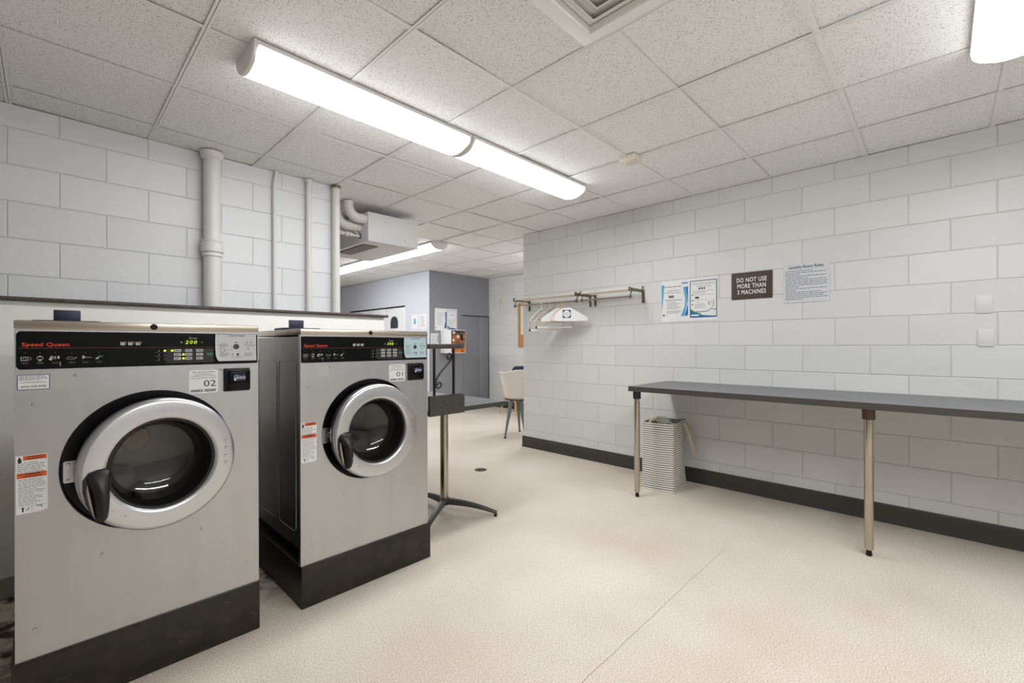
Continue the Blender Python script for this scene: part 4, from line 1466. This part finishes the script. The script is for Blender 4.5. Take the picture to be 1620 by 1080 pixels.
# ------------------------------------------------------------------ long counter on the right wall
cz = 0.895
t = thing('wall_counter', 'long dark grey laminate counter along the right wall on two steel legs', 'counter', (3.345, 1.782, 0))
CO = Vector((3.345, 1.782, 0))
m = MB(); m.box(3.312, XW - 0.001, -1.40, 1.842, cz - 0.040, cz)
m.bm.faces.ensure_lookup_table()
for f in m.bm.faces:
    f.normal_update()
    if f.normal.z < 0.9: f.material_index = 1
m.move(Matrix.Translation(-CO))
link_mesh('countertop', m, ['counter_top', 'counter_edge'], t)
for y, sock in ((1.782, 'socket'), (0.307, 'brown_socket'), (-1.17, 'socket')):
    m = MB(); m.lathe([(0.0, 0.035), (0.018, 0.035), (0.0225, 0.042), (0.0225, 0.825)], (0, y - 1.782, 0), 'z', 20)
    lg = link_mesh('leg', m, 'tube', t)
    m = MB(); m.lathe([(0.029, cz - 0.100), (0.031, cz - 0.098), (0.031, cz - 0.041), (0.0, cz - 0.041)], (0, y - 1.782, 0), 'z', 20, cap0=True)
    link_mesh('leg_socket', m, sock, lg)
    m = MB(); m.lathe([(0.0, 0.0), (0.014, 0.0), (0.016, 0.006), (0.012, 0.036)], (0, y - 1.782, 0), 'z', 14)
    link_mesh('leg_foot', m, 'black', lg)
for y in (1.10, 0.95):
    m = MB(); m.box(3.98 - CO.x, 4.048 - CO.x, y - CO.y - 0.006, y - CO.y + 0.006, cz - 0.062, cz - 0.040)
    link_mesh('wall_clip', m, 'tube_dark', t)

# ------------------------------------------------------------------ laundry hamper
t = thing('laundry_hamper', 'tall grey and white striped canvas laundry hamper under the counter', 'hamper', (3.77, 1.74, 0), 0)
base = [(3.560, 1.862), (3.612, 1.592), (3.925, 1.622), (3.93, 1.885)]
topc = [(3.553, 1.842), (3.60, 1.585), (3.945, 1.632), (3.92, 1.882)]
def interp(poly, n):
    out = []
    for k in range(4):
        a, b = Vector(poly[k]), Vector(poly[(k + 1) % 4])
        for i in range(n):
            out.append(a.lerp(b, i / n))
    return out
HG = random.Random(5)
n = 8
B, Tp = interp(base, n), interp(topc, n)
cen = Vector((3.755, 1.74))
ht = [0.568 + 0.004 * math.sin(k * 0.9) + (0.008 if k in (7, 8, 9) else 0) for k in range(4 * n)]
rows = []
for j in range(13):
    f = j / 12
    row = []
    for k in range(4 * n):
        p = B[k].lerp(Tp[k], f)
        bul = 0.010 * math.sin(PI * f) * math.cos((k % n) / n * 2 * PI) + 0.004 * HG.uniform(-1, 1) * (0 < f < 1)
        d = (p - cen).normalized()
        p = p - d * bul
        row.append((p.x - 3.77, p.y - 1.74, 0.004 + ht[k] * f))
    rows.append(row)
m = MB()
m.grid(rows, closed=True)
body = link_mesh('body', m, 'canvas', t)
m = MB()
inn = [[(x * 0.955 - 0.0006, y * 0.95, z - (0.001 if j == 0 else 0)) for x, y, z in rows[jj]] for j, jj in enumerate((12, 9, 5, 0))]
inn[-1] = [(x, y, 0.012) for x, y, z in inn[-1]]
vs = m.grid([[p for p in rows[12]]] + inn, closed=True)
m.bm.faces.new(vs[-1])
link_mesh('lining', m, 'canvas', t)
m = MB(); m.prism([(p[0], p[1]) for p in rows[0]], 0.0, 0.004, 'xy')
link_mesh('bottom', m, 'canvas_in', t)
def strap(pts, lab):
    m = MB(); m.tube(pts, 0.0145, 8)
    link_mesh('handle', m, 'rope', t, lab)
strap([(x - 3.77, y - 1.74, z) for x, y, z in ((3.86, 1.615, 0.55), (3.865, 1.585, 0.50), (3.89, 1.565, 0.40), (3.925, 1.56, 0.31), (3.95, 1.565, 0.275), (3.968, 1.58, 0.31), (3.962, 1.60, 0.42), (3.945, 1.625, 0.545))], 'hanging cotton rope handle')
strap([(x - 3.77, y - 1.74, z) for x, y, z in ((3.59, 1.80, 0.55), (3.60, 1.785, 0.59), (3.625, 1.75, 0.60), (3.63, 1.71, 0.555))], 'second cotton rope handle at the rim')

# ------------------------------------------------------------------ clothes rack
t = thing('clothes_rack', 'wall-mounted steel clothes rack with shelf bars and a hanging rod', 'rack', (XW, 2.08, 1.72))
RO3 = Vector((XW, 2.08, 1.72))
def rl(m): return m.move(Matrix.Translation(-RO3))
for yb in (2.085, 2.630, 2.695, 3.560):
    m = MB(); m.box(XW - 0.007, XW - 0.001, yb - 0.014, yb + 0.014, 1.640, 1.806, 0.001)
    m.box(XW - 0.275, XW - 0.006, yb - 0.004, yb + 0.004, 1.738, 1.768, 0.001)
    m.box(XW - 0.280, XW - 0.262, yb - 0.010, yb + 0.010, 1.735, 1.775, 0.002)
    m.tube([(XW - 0.225, yb, 1.74), (XW - 0.250, yb, 1.715), (XW - 0.253, yb, 1.69)], 0.006, 8)
    m.lathe([(0.0, -0.010), (0.015, -0.010), (0.015, 0.010), (0.0, 0.010)], (XW - 0.253, yb, 1.684), 'y', 14)
    link_mesh('bracket', rl(m), 'tube_dark', t)
for y0, y1 in ((2.085, 2.630), (2.695, 3.560)):
    for x, z in ((0.27, 1.756), (0.21, 1.760), (0.15, 1.760), (0.09, 1.760)):
        m = MB(); m.tube([(XW - x, y0 + 0.004, z), (XW - x, y1 - 0.004, z)], 0.0105, 10)
        link_mesh('shelf_bar', rl(m), 'shelf_tube', t)
    m = MB(); m.tube([(XW - 0.253, y0, 1.684), (XW - 0.253, y1, 1.684)], 0.009, 10)
    link_mesh('hanging_rod', rl(m), 'tube', t)

# ------------------------------------------------------------------ hangers (local: hook over origin, arms along x)
def hook_pts(r=0.018, drop=0.055):
    pts = [(r * math.cos(R(a)), 0, r * math.sin(R(a))) for a in range(-20, 181, 20)]
    pts = [(x, 0, z - 0.005) for x, y, z in pts]
    # from right side down to the neck
    return list(reversed([(-x, 0, z) for x, y, z in pts])) [::-1] + [(r * 0.9, 0, -0.018), (0.004, 0, -0.034), (0, 0, -drop)]
RX, RZ = XW - 0.253, 1.684
HOOK = 0.0155
HGRP = 'clothes hangers on the wall rack'
def wire_frame(m, half=0.20, shoulder=0.155, r=0.0016):
    m.tube([(0, 0, -0.055), (half * 0.15, 0, -0.068), (half, 0, -shoulder)], r, 6)
    m.tube([(0, 0, -0.055), (-half * 0.15, 0, -0.068), (-half, 0, -shoulder)], r, 6)
def hook_curve(m, r=0.0016, n=6):
    pts = []
    q = 0.0125
    for a in range(200, -31, -23):
        pts.append((q * math.cos(R(a)), 0, q * math.sin(R(a)) - 0.0))
    pts += [(0.006, 0, -0.024), (0.0, 0, -0.034), (0, 0, -0.058)]
    m.tube(pts, r, n)

def hanger_tube(y, rz, lab, drop=0.29, half=0.185, mat='wire', tilt=0.0):
    t = thing('tube_hanger', lab, 'hanger', (RX, y, RZ + 0.0), rz, HGRP)
    m = MB(); hook_curve(m); wire_frame(m, half, 0.20)
    m.tube([(half, 0, -0.20), (half, 0, -drop)], 0.0014, 6); m.tube([(-half, 0, -0.20), (-half, 0, -drop)], 0.0014, 6)
    link_mesh('wire', m, mat, t)
    m = MB(); m.tube([(-half, 0, -drop), (half, 0, -drop)], 0.011, 10)
    tb = link_mesh('cardboard_tube', m, 'hanger_white', t, 'white cardboard tube')
    m = MB(); m.lathe([(0, -0.012), (0.0115, -0.012), (0.0115, 0.006)], (-half, 0, -drop), 'x', 10)
    link_mesh('tube_end', m, 'black', tb)
    return t
def hanger_plastic(y, rz, lab, mat='hanger_white', half=0.20):
    t = thing('plastic_hanger', lab, 'hanger', (RX, y, RZ), rz, HGRP)
    m = MB(); hook_curve(m, 0.003, 8)
    link_mesh('hook', m, mat, t)
    m = MB()
    m.tube([(0, 0, -0.055), (0.05, 0, -0.075), (0.12, 0, -0.115), (half, 0, -0.175), (half + 0.008, 0, -0.190), (half - 0.006, 0, -0.200), (0.1, 0, -0.203), (-0.1, 0, -0.203),
            (-half + 0.006, 0, -0.200), (-half - 0.008, 0, -0.190), (-half, 0, -0.175), (-0.12, 0, -0.115), (-0.05, 0, -0.075), (0, 0, -0.055)], 0.005, 8)
    link_mesh('frame', m, mat, t)
    return t
def hanger_cape(y, rz, lab, logo=True, half=0.195):
    t = thing('caped_hanger', lab, 'hanger', (RX, y, RZ), rz, HGRP)
    m = MB(); hook_curve(m); wire_frame(m, half, 0.165)
    link_mesh('wire', m, 'gold_wire', t)
    m = MB()
    for s in (-1, 1):
        m.prism([(-0.03, -0.062), (0.03, -0.062), (half + 0.012, -0.165), (half + 0.008, -0.200), (-half - 0.008, -0.206), (-half - 0.012, -0.168)], s * 0.006, s * 0.0067, 'xz')
    cp = link_mesh('paper_cape', m, 'paper', t, 'white folded paper cape')
    if logo:
        s = Sheet(); s.rect(-0.042, 0.042, -0.042, 0.042)
        put('logo_square', s, 'border_navy', BY, (-0.010, -0.0067, -0.128), cp, 'navy square emblem')
        s = Sheet(); s.disc(0, 0, 0.037, 0.0006, 0.0009)
        put('logo_circle', s, 'paper', BY, (-0.010, -0.0067, -0.128), cp)
        s = Sheet(); s.circ(-0.012, 0.004, 0.010, 0.003, w0=0.0009, w1=0.0012); s.circ(0.012, 0.004, 0.010, 0.003, w0=0.0009, w1=0.0012); s.ring([(-0.02, -0.015), (0, -0.022), (0.02, -0.015)], 0.003, 0.0009, 0.0012, closed=False)
        put('logo_mark', s, 'ink', BY, (-0.010, -0.0067, -0.128), cp)
    return t
hanger_plastic(3.165, R(6), 'white plastic hanger, leftmost on the rack')
hanger_tube(3.09, R(-38), 'dark wire trouser hanger with the lowest white cardboard tube', 0.292)
hanger_plastic(3.045, R(-14), 'tan plastic hanger between the white plastic one and the papered ones', 'hanger_tan', 0.18)
hanger_tube(2.985, R(-52), 'dark wire trouser hanger whose white tube hangs just above the lowest one', 0.262, 0.19)
hanger_cape(2.925, R(-38), 'wire hanger under a white paper cape, half hidden by the caped one with the emblem', False, 0.18)
hanger_cape(2.810, R(-46), 'wire hanger under a white paper cape with a navy square emblem', True, 0.20)
hanger_plastic(2.872, R(-10), 'brassy tan hanger behind the papered one with the emblem', 'hanger_tan', 0.17)

# ------------------------------------------------------------------ notices on the right wall
def wall_sheet(name, label, cat, y_left, z_top, w, h, mat, thick=0.003, x=XW):
    """thing whose origin is the sheet's lower left corner as read; returns thing + face offset"""
    t = thing(name, label, cat, (x - 0.001, y_left, z_top - h))
    s = Sheet(); s.rect(0, w, 0, h, 0, thick)
    put('backing', s, mat, BX, (0, 0, 0), t)
    return t
rg = random.Random(21)
t = wall_sheet('notice_poster', 'white notice sheet with two blue-trimmed printed pages, right of the clothes rack', 'poster', 1.900, 1.828, 0.510, 0.384, 'paper')
# left page
s = Sheet(); s.poly([(0.002, 0.345), (0.030, 0.345), (0.018, 0.20), (0.004, 0.10)], 0.003, 0.0034)
s.poly([(0.205, 0.315), (0.232, 0.315), (0.245, 0.18), (0.222, 0.050), (0.185, 0.050), (0.222, 0.14), (0.226, 0.20)], 0.003, 0.0034)
lpg = put('page_left', s, 'sky_ink', BX, (0, 0, 0), t, 'left page with sky blue side bands')
s = Sheet(); s.poly([(0.232, 0.315), (0.252, 0.315), (0.252, 0.055), (0.222, 0.050), (0.250, 0.16)], 0.003, 0.0036); s.rect(0.195, 0.250, 0.345, 0.356, 0.003, 0.0034)
put('page_band', s, 'blue_ink', BX, (0, 0, 0), lpg)
s = Sheet(); s.words(0.03, 0.19, 0.325, 0.010, rg, w0=0.003, w1=0.0034); s.words(0.06, 0.18, 0.290, 0.006, rg, w0=0.003, w1=0.0034)
for v in (0.275, 0.265): s.words(0.035, 0.20, v, 0.004, rg, rg.uniform(0.8, 1), w0=0.003, w1=0.0034)
for v in (0.205, 0.198): s.words(0.035, 0.20, v, 0.005, rg, w0=0.003, w1=0.0034)
for k in range(8): s.words(0.055, 0.20, 0.185 - 0.0095 * k, 0.004, rg, rg.uniform(0.5, 1), w0=0.003, w1=0.0034)
for v in (0.100, 0.090, 0.080): s.words(0.05, 0.20, v, 0.005, rg, rg.uniform(0.6, 1), w0=0.003, w1=0.0034)
s.words(0.035, 0.065, 0.062, 0.004, rg, w0=0.003, w1=0.0034)
put('page_print', s, 'ink', BX, (0, 0, 0), lpg)
s = Sheet(); s.disc(0.022, 0.062, 0.009, 0.003, 0.0034)
put('page_seal', s, 'ink_dark', BX, (0, 0, 0), lpg)
s = Sheet(); s.rect(0.07, 0.12, 0.222, 0.245, 0.003, 0.0034)
put('page_block', s, 'dim_print', BX, (0, 0, 0), lpg)
# right page
s = Sheet(); s.ring([(0.272, 0.035), (0.500, 0.035), (0.500, 0.358), (0.272, 0.358)], 0.007, 0.003, 0.0036)
rp = put('page_right', s, 'teal_ink', BX, (0, 0, 0), t, 'right page in a teal frame')
s = Sheet(); s.poly([(0.276, 0.095), (0.30, 0.075), (0.36, 0.055), (0.43, 0.045), (0.497, 0.042), (0.497, 0.030), (0.276, 0.030)], 0.003, 0.0034)
put('page_wave', s, 'blue_ink', BX, (0, 0, 0), rp)
s = Sheet(); s.poly([(0.276, 0.110), (0.31, 0.085), (0.37, 0.064), (0.36, 0.055), (0.30, 0.075), (0.276, 0.095)], 0.003, 0.0037)
put('page_leaf', s, 'green_ink', BX, (0, 0, 0), rp)
s = Sheet(); s.rect(0.280, 0.350, 0.045, 0.058, 0.0036, 0.0040)
put('page_tab', s, 'paper', BX, (0, 0, 0), rp)
s = Sheet()
for k in range(3): s.disc(0.352 + 0.022 * k, 0.288, 0.0085, 0.003, 0.0034)
for v in (0.232, 0.185, 0.148): s.disc(0.290, v, 0.006, 0.003, 0.0034)
s.ring([(0.32, 0.084), (0.37, 0.080), (0.42, 0.084), (0.445, 0.098), (0.46, 0.112), (0.476, 0.094), (0.495, 0.100)], 0.005, 0.003, 0.0036, closed=False)
put('page_dots', s, 'navy_ink', BX, (0, 0, 0), rp)
s = Sheet(); s.rect(0.315, 0.350, 0.200, 0.216, 0.003, 0.0034)
put('page_badge', s, 'black_print', BX, (0, 0, 0), rp)
s = Sheet(); s.disc(0.343, 0.166, 0.006, 0.003, 0.0034); s.ring([(0.434, 0.175), (0.430, 0.155), (0.438, 0.140)], 0.008, 0.003, 0.0034, closed=False); s.ring([(0.470, 0.180), (0.476, 0.150), (0.470, 0.120)], 0.008, 0.003, 0.0034, closed=False); s.rect(0.468, 0.485, 0.187, 0.191, 0.003, 0.0034)
put('page_hands', s, 'pink_ink', BX, (0, 0, 0), rp)
s = Sheet()
for v in (0.335, 0.325): s.words(0.290, 0.485, v, 0.004, rg, w0=0.003, w1=0.0034)
s.words(0.33, 0.45, 0.306, 0.006, rg, w0=0.003, w1=0.0034)
for v in (0.268, 0.258, 0.248): s.words(0.295, 0.480, v, 0.004, rg, rg.uniform(0.6, 1), w0=0.003, w1=0.0034)
s.words(0.300, 0.480, 0.232, 0.004, rg, w0=0.003, w1=0.0034); s.words(0.300, 0.430, 0.188, 0.004, rg, w0=0.003, w1=0.0034)
for k in range(4): s.words(0.310, 0.425, 0.150 - 0.011 * k, 0.004, rg, rg.uniform(0.6, 1), w0=0.003, w1=0.0034)
for k in range(4): s.words(0.440, 0.463, 0.170 - 0.010 * k, 0.003, rg, w0=0.003, w1=0.0034)
put('page_print', s, 'ink', BX, (0, 0, 0), rp)

t = wall_sheet('brown_sign', 'brown plastic sign reading DO NOT USE MORE THAN 3 MACHINES', 'sign', 1.278, 1.831, 0.306, 0.222, 'brown_sign', 0.004)
text('sign_lettering', 'DO NOT USE\nMORE THAN\n3 MACHINES', 0.050, 'white_print', BX, (0, -0.153, 0.108), t, width=0.226, bold=0.018, space=1.12, line=1.0, lift=0.0045)
t = wall_sheet('rules_sign', 'white sign headed Laundry Room Rules in blue print', 'sign', 0.894, 1.860, 0.298, 0.303, 'paper_dim', 0.004)
text('sign_heading', 'Laundry Room Rules', 0.031, 'navy_ink', BX, (0, -0.148, 0.272), t, width=0.224, bold=0.02, space=1.08, lift=0.0045)
s = Sheet()
lens_ = [0.66, 1, 0.35, 0.97, 0.55, 0.98, 1, 0.99, 0.97, 0.36, 0.98, 0.27, 0.86, 1, 0.93, 1, 0.42]
for k, la in enumerate(lens_): s.words(0.014, 0.286, 0.2425 - 0.0136 * k, 0.0062, rg, la, w0=0.004, w1=0.0044)
put('sign_print', s, 'steel_blue_ink', BX, (0, 0, 0), t)
for z, y, lab in ((1.424, -0.155, 'upper of the two blank painted cover plates on the right wall'), (1.217, -0.161, 'lower of the two blank painted cover plates on the right wall')):
    t = thing('cover_plate', lab, 'cover plate', (XW - 0.001, y, z), 0, 'blank cover plates on the right wall')
    s = Sheet(); s.box(0, 0.070, 0, 0.108, 0, 0.006, 0.003)
    put('plate', s, 'plate_paint', BX, (0, 0, 0), t)
    for v in (0.018, 0.090):
        s = Sheet(); s.disc(0.035, v, 0.003, 0.006, 0.0068, 10)
        put('screw', s, 'plate_paint', BX, (0, 0, 0), t)

# ------------------------------------------------------------------ far room: dryers, papers, vending box, cork board
dr = None
for k, y in enumerate((7.385, 8.115, 8.845)):
    lab = ['white stacked dryer with dark arched window, nearest the pale blue papers', 'second white stacked dryer in the far alcove, mostly behind the half wall', 'farthest white stacked dryer in the alcove'][k]
    if dr is None:
        dr = thing('stacked_dryer', lab, 'dryer', (BXX + 0.012, y, 0), 0, 'white stacked dryers in the far alcove')
        m = MB(); m.box(0.0, 0.70, 0, 0.715, 0.02, 1.965, 0.006)
        link_mesh('cabinet', m, 'dryer', dr)
        for z0 in (0.08, 1.05):
            m = MB(); m.prism(rrect(0.06, 0.655, z0, z0 + 0.86, 0.02), -0.014, 0.001, 'yz')
            dd = link_mesh('door', m, 'dryer', dr)
            zc = z0 + 0.63
            pts = [(0.25, zc - 0.115), (0.495, zc - 0.115), (0.507, zc - 0.10)] + [(0.3725 + 0.1345 * math.cos(R(a)), zc + 0.0 + 0.120 * math.sin(R(a))) for a in range(0, 181, 15)] + [(0.238, zc - 0.10)]
            m = MB(); m.prism(pts, -0.018, -0.013, 'yz')
            link_mesh('window', m, 'dryer_glass', dd, 'dark arched window')
            m = MB(); m.box(-0.03, -0.014, 0.60, 0.615, z0 + 0.38, z0 + 0.5, 0.003)
            link_mesh('handle', m, 'dryer', dd)
    else:
        dup(dr, (BXX + 0.012, y, 0), 0, lab, 'white stacked dryers in the far alcove')

def paper_on_blue(y_left, z0, w, h, lab, tint):
    t = wall_sheet('paper_notice', lab, 'notice', y_left, z0 + h, w, h, 'paper', 0.002, BXX)
    s = Sheet()
    if tint: s.disc(w * 0.5, h * 0.45, w * 0.16, 0.002, 0.0025, 14, 1.0); s.rect(w * 0.38, w * 0.62, h * 0.40, h * 0.72, 0.002, 0.0024)
    else:
        for k in range(10): s.words(w * 0.15, w * 0.85, h * (0.85 - 0.07 * k), 0.008, rg, rg.uniform(0.5, 1), w0=0.002, w1=0.0024)
    put('print', s, 'sky_ink' if tint else 'ink', BX, (0, 0, 0), t)
paper_on_blue(7.158, 1.53, 0.215, 0.270, 'white paper with a blue figure on the pale blue wall', True)
paper_on_blue(6.896, 1.52, 0.215, 0.280, 'white printed paper on the pale blue wall beside its corner', False)

def sheet_y(name, label, cat, x, z0, w, h, mat, yplane, thick=0.002):
    t = thing(name, label, cat, (x, yplane - 0.001, z0))
    s = Sheet(); s.rect(0, w, 0, h, 0, thick)
    put('backing', s, mat, BY, (0, 0, 0), t)
    return t
t = sheet_y('notice_poster', 'white two-page notice sheet on the grey wall above the vending box', 'poster', 4.905, 1.500, 0.520, 0.405, 'paper', GY)
s = Sheet(); s.poly([(0.232, 0.34), (0.268, 0.34), (0.268, 0.045), (0.21, 0.045), (0.245, 0.18)], 0.002, 0.0026); s.poly([(0.29, 0.02), (0.505, 0.02), (0.505, 0.03), (0.42, 0.055), (0.29, 0.035)], 0.002, 0.0026)
put('blue_bands', s, 'blue_ink', BY, (0, 0, 0), t)
s = Sheet(); s.poly([(0.29, 0.095), (0.35, 0.06), (0.42, 0.05), (0.29, 0.05)], 0.002, 0.0024); s.ring([(0.285, 0.03), (0.508, 0.03), (0.508, 0.375), (0.285, 0.375)], 0.004, 0.002, 0.0024)
put('teal_frame', s, 'teal_ink', BY, (0, 0, 0), t)
s = Sheet(); s.disc(0.345, 0.195, 0.012, 0.002, 0.0026); s.disc(0.435, 0.195, 0.010, 0.002, 0.0026); s.disc(0.022, 0.05, 0.010, 0.002, 0.0026)
for k in range(9): s.words(0.05, 0.215, 0.32 - 0.026 * k, 0.006, rg, rg.uniform(0.6, 1), w0=0.002, w1=0.0024)
s.words(0.36, 0.43, 0.29, 0.012, rg, w0=0.002, w1=0.0024)
for k in range(4): s.words(0.31, 0.49, 0.16 - 0.02 * k, 0.005, rg, rg.uniform(0.6, 1), w0=0.002, w1=0.0024)
put('print', s, 'ink', BY, (0, 0, 0), t)
t = sheet_y('paper_notice', 'pale printed paper on the grey wall left of the vending box', 'notice', 4.81, 1.20, 0.19, 0.245, 'paper_dim', GY)
s = Sheet(); s.rect(0.155, 0.172, 0.08, 0.22, 0.002, 0.0026)
put('blue_band', s, 'blue_ink', BY, (0, 0, 0), t)
s = Sheet()
for k in range(8): s.words(0.02, 0.14, 0.21 - 0.022 * k, 0.005, rg, rg.uniform(0.6, 1), w0=0.002, w1=0.0024)
put('print', s, 'ink', BY, (0, 0, 0), t)
# vending box, wall-mounted
t = thing('vending_box', 'white wall-mounted vending box with an orange printed front on the grey wall', 'vending box', (5.030, 6.30, 1.085))
m = MB(); m.box(0, 0.345, 0.0, 0.299, 0, 0.425, 0.004)
link_mesh('cabinet', m, 'dryer', t)
m = MB(); m.box(0.012, 0.333, -0.006, -0.0005, 0.012, 0.413)
vp = link_mesh('printed_front', m, picture_mat(), t, 'orange and brown printed front')
s = Sheet(); s.rect(0.225, 0.275, 0.235, 0.335, 0.0, 0.004); s.rect(0.12, 0.19, 0.375, 0.395, 0, 0.002)
put('coin_panel', s, 'black', BY, (0, -0.006, 0), vp)
s = Sheet(); s.rect(0.25, 0.275, 0.025, 0.065, 0.0, 0.003)
put('coin_return', s, 'navy', BY, (0, -0.006, 0), vp)
s = Sheet(); s.disc(0.06, 0.235, 0.022, 0, 0.002); s.disc(0.165, 0.30, 0.03, 0, 0.002); s.disc(0.07, 0.37, 0.025, 0, 0.002)
put('print_spots', s, 'cream', BY, (0, -0.006, 0), vp)
# cork board on the far wall
t = wall_sheet('cork_board', 'cork board with a white paper and wooden frame on the far block wall', 'cork board', 5.775, 2.02, 0.90, 0.83, 'cork', 0.010, X1)
s = Sheet()
s.rect(0, 0.022, 0, 0.83, 0.010, 0.020); s.rect(0.878, 0.90, 0, 0.83, 0.010, 0.020); s.rect(0.022, 0.878, 0, 0.012, 0.010, 0.020); s.rect(0.022, 0.878, 0.818, 0.83, 0.010, 0.020)
put('frame', s, 'wood_frame', BX, (0, 0, 0), t)
s = Sheet(); s.rect(0.06, 0.62, 0.235, 0.80, 0.010, 0.012)
pp = put('pinned_paper', s, 'paper', BX, (0, 0, 0), t, 'white paper pinned over the cork')
s = Sheet()
for k in range(9): s.words(0.10, 0.58, 0.74 - 0.05 * k, 0.012, rg, rg.uniform(0.4, 1), w0=0.012, w1=0.013)
put('paper_print', s, 'ink', BX, (0, 0, 0), pp)
t = thing('wall_plate', 'small yellowed plate high on the far block wall', 'wall plate', (X1 - 0.001, 6.29, 2.03))
s = Sheet(); s.box(0, 0.075, 0, 0.115, 0, 0.008, 0.003)
put('plate', s, 'yellow', BX, (0, 0, 0), t)
s = Sheet(); s.rect(0.032, 0.043, 0.045, 0.07, 0.008, 0.013)
put('toggle', s, 'yellow', BX, (0, 0, 0), t)

# ------------------------------------------------------------------ chairs beyond the right wall
def tub_shell(t, mat, wid, dep, zs, zt, arm, thick=0.010, flo=0.74):
    """bucket shell, open to local +y, back at -y"""
    rows = []
    nn = 28
    for f in (0.0, 0.06, 0.25, 0.5, 0.75, 0.93, 1.0):
        row = []
        for k in range(nn + 1):
            a = R(-215 + 250 * k / nn)          # from the left front round the back to the right front
            fl = flo + (0.97 - flo) * f + (0.03 if f == 1.0 else 0)
            back = max(0.0, -math.sin(a))       # 1 at the very back
            zz = arm + (zt - arm) * min(1.0, back * 1.6) ** 1.2
            row.append((wid / 2 * fl * math.cos(a), dep / 2 * fl * math.sin(a), zs + (zz - zs) * f))
        rows.append(row)
    m = MB(); m.grid(rows)
    sh = link_mesh('shell', m, mat, t, None, None, thick)
    m = MB()
    m.prism([(wid / 2 * flo * math.cos(R(a)), dep / 2 * flo * math.sin(R(a))) for a in range(0, 360, 15)], zs - 0.006, zs + 0.012, 'xy')
    link_mesh('seat', m, mat, t)
def tapered_leg(t, top, foot, w0, w1, mat, pad=None):
    m = MB()
    a, b = Vector(top), Vector(foot)
    rows = []
    for f in (0, 0.08, 1.0):
        p = a.lerp(b, f)
        w = (w0 + (w1 - w0) * f) / 2
        rows.append([(p.x - w, p.y - w * 0.6, p.z), (p.x + w, p.y - w * 0.6, p.z), (p.x + w, p.y + w * 0.6, p.z), (p.x - w, p.y + w * 0.6, p.z)])
    vs = m.grid(rows, smooth=False, closed=True)
    m.bm.faces.new(vs[0]); m.bm.faces.new(vs[-1])
    lg = link_mesh('leg', m, mat, t)
    if pad:
        m = MB(); m.box(b.x - w1 * 0.6, b.x + w1 * 0.6, b.y - w1 * 0.6, b.y + w1 * 0.6, 0.0, 0.014)
        link_mesh('foot_pad', m, pad, lg)
t = thing('tub_chair', 'white tub chair on tapered grey metal legs, half hidden by the right wall', 'chair', (4.55, 4.22, 0), 0)
tub_shell(t, 'shell', 0.54, 0.52, 0.505, 0.90, 0.866, flo=0.66)
m = MB(); m.prism([(0.185 * math.cos(R(a)), 0.175 * math.sin(R(a))) for a in range(0, 360, 15)], 0.478, 0.499, 'xy')
link_mesh('seat_plate', m, 'brown_plate', t)
for (ax, ay), (bx, by) in (((-0.20, -0.03), (-0.33, -0.072)), ((-0.075, -0.135), (-0.06, -0.185)), ((0.10, 0.10), (0.14, 0.10)), ((0.12, -0.06), (0.24, -0.10))):
    tapered_leg(t, (ax * 0.8, ay * 0.8, 0.478), (bx, by, 0.012), 0.055, 0.020, 'grey_leg', 'black')
t = thing('shell_chair', 'navy shell chair on light wooden legs against the far block wall', 'chair', (5.86, 5.50, 0), R(0))
tub_shell(t, 'navy', 0.46, 0.46, 0.43, 0.86, 0.60)
for sx in (-1, 1):
    for sy in (-1, 1):
        m = MB(); m.tube([(sx * 0.10, sy * 0.10, 0.425), (sx * 0.20, sy * 0.20, 0.0)], 0.014, 10, radii=[0.018, 0.010])
        link_mesh('leg', m, 'gold', t)

# ------------------------------------------------------------------ floor drain
t = thing('floor_drain', 'small round dark metal drain cover in the beige floor', 'drain', (2.990, 3.278, 0))
m = MB(); m.lathe([(0.0, 0.002), (0.058, 0.002), (0.062, 0.0005)], (0, 0, 0), 'z', 28)
link_mesh('cover', m, 'cast', t)
for rr, cnt in ((0.022, 6), (0.043, 12)):
    for k in range(cnt):
        a = 2 * PI * k / cnt
        m = MB(); m.lathe([(0.0, 0.0028), (0.006, 0.0028), (0.006, 0.002)], (rr * math.cos(a), rr * math.sin(a), 0), 'z', 8)
        link_mesh('hole', m, 'dark_gap', t)
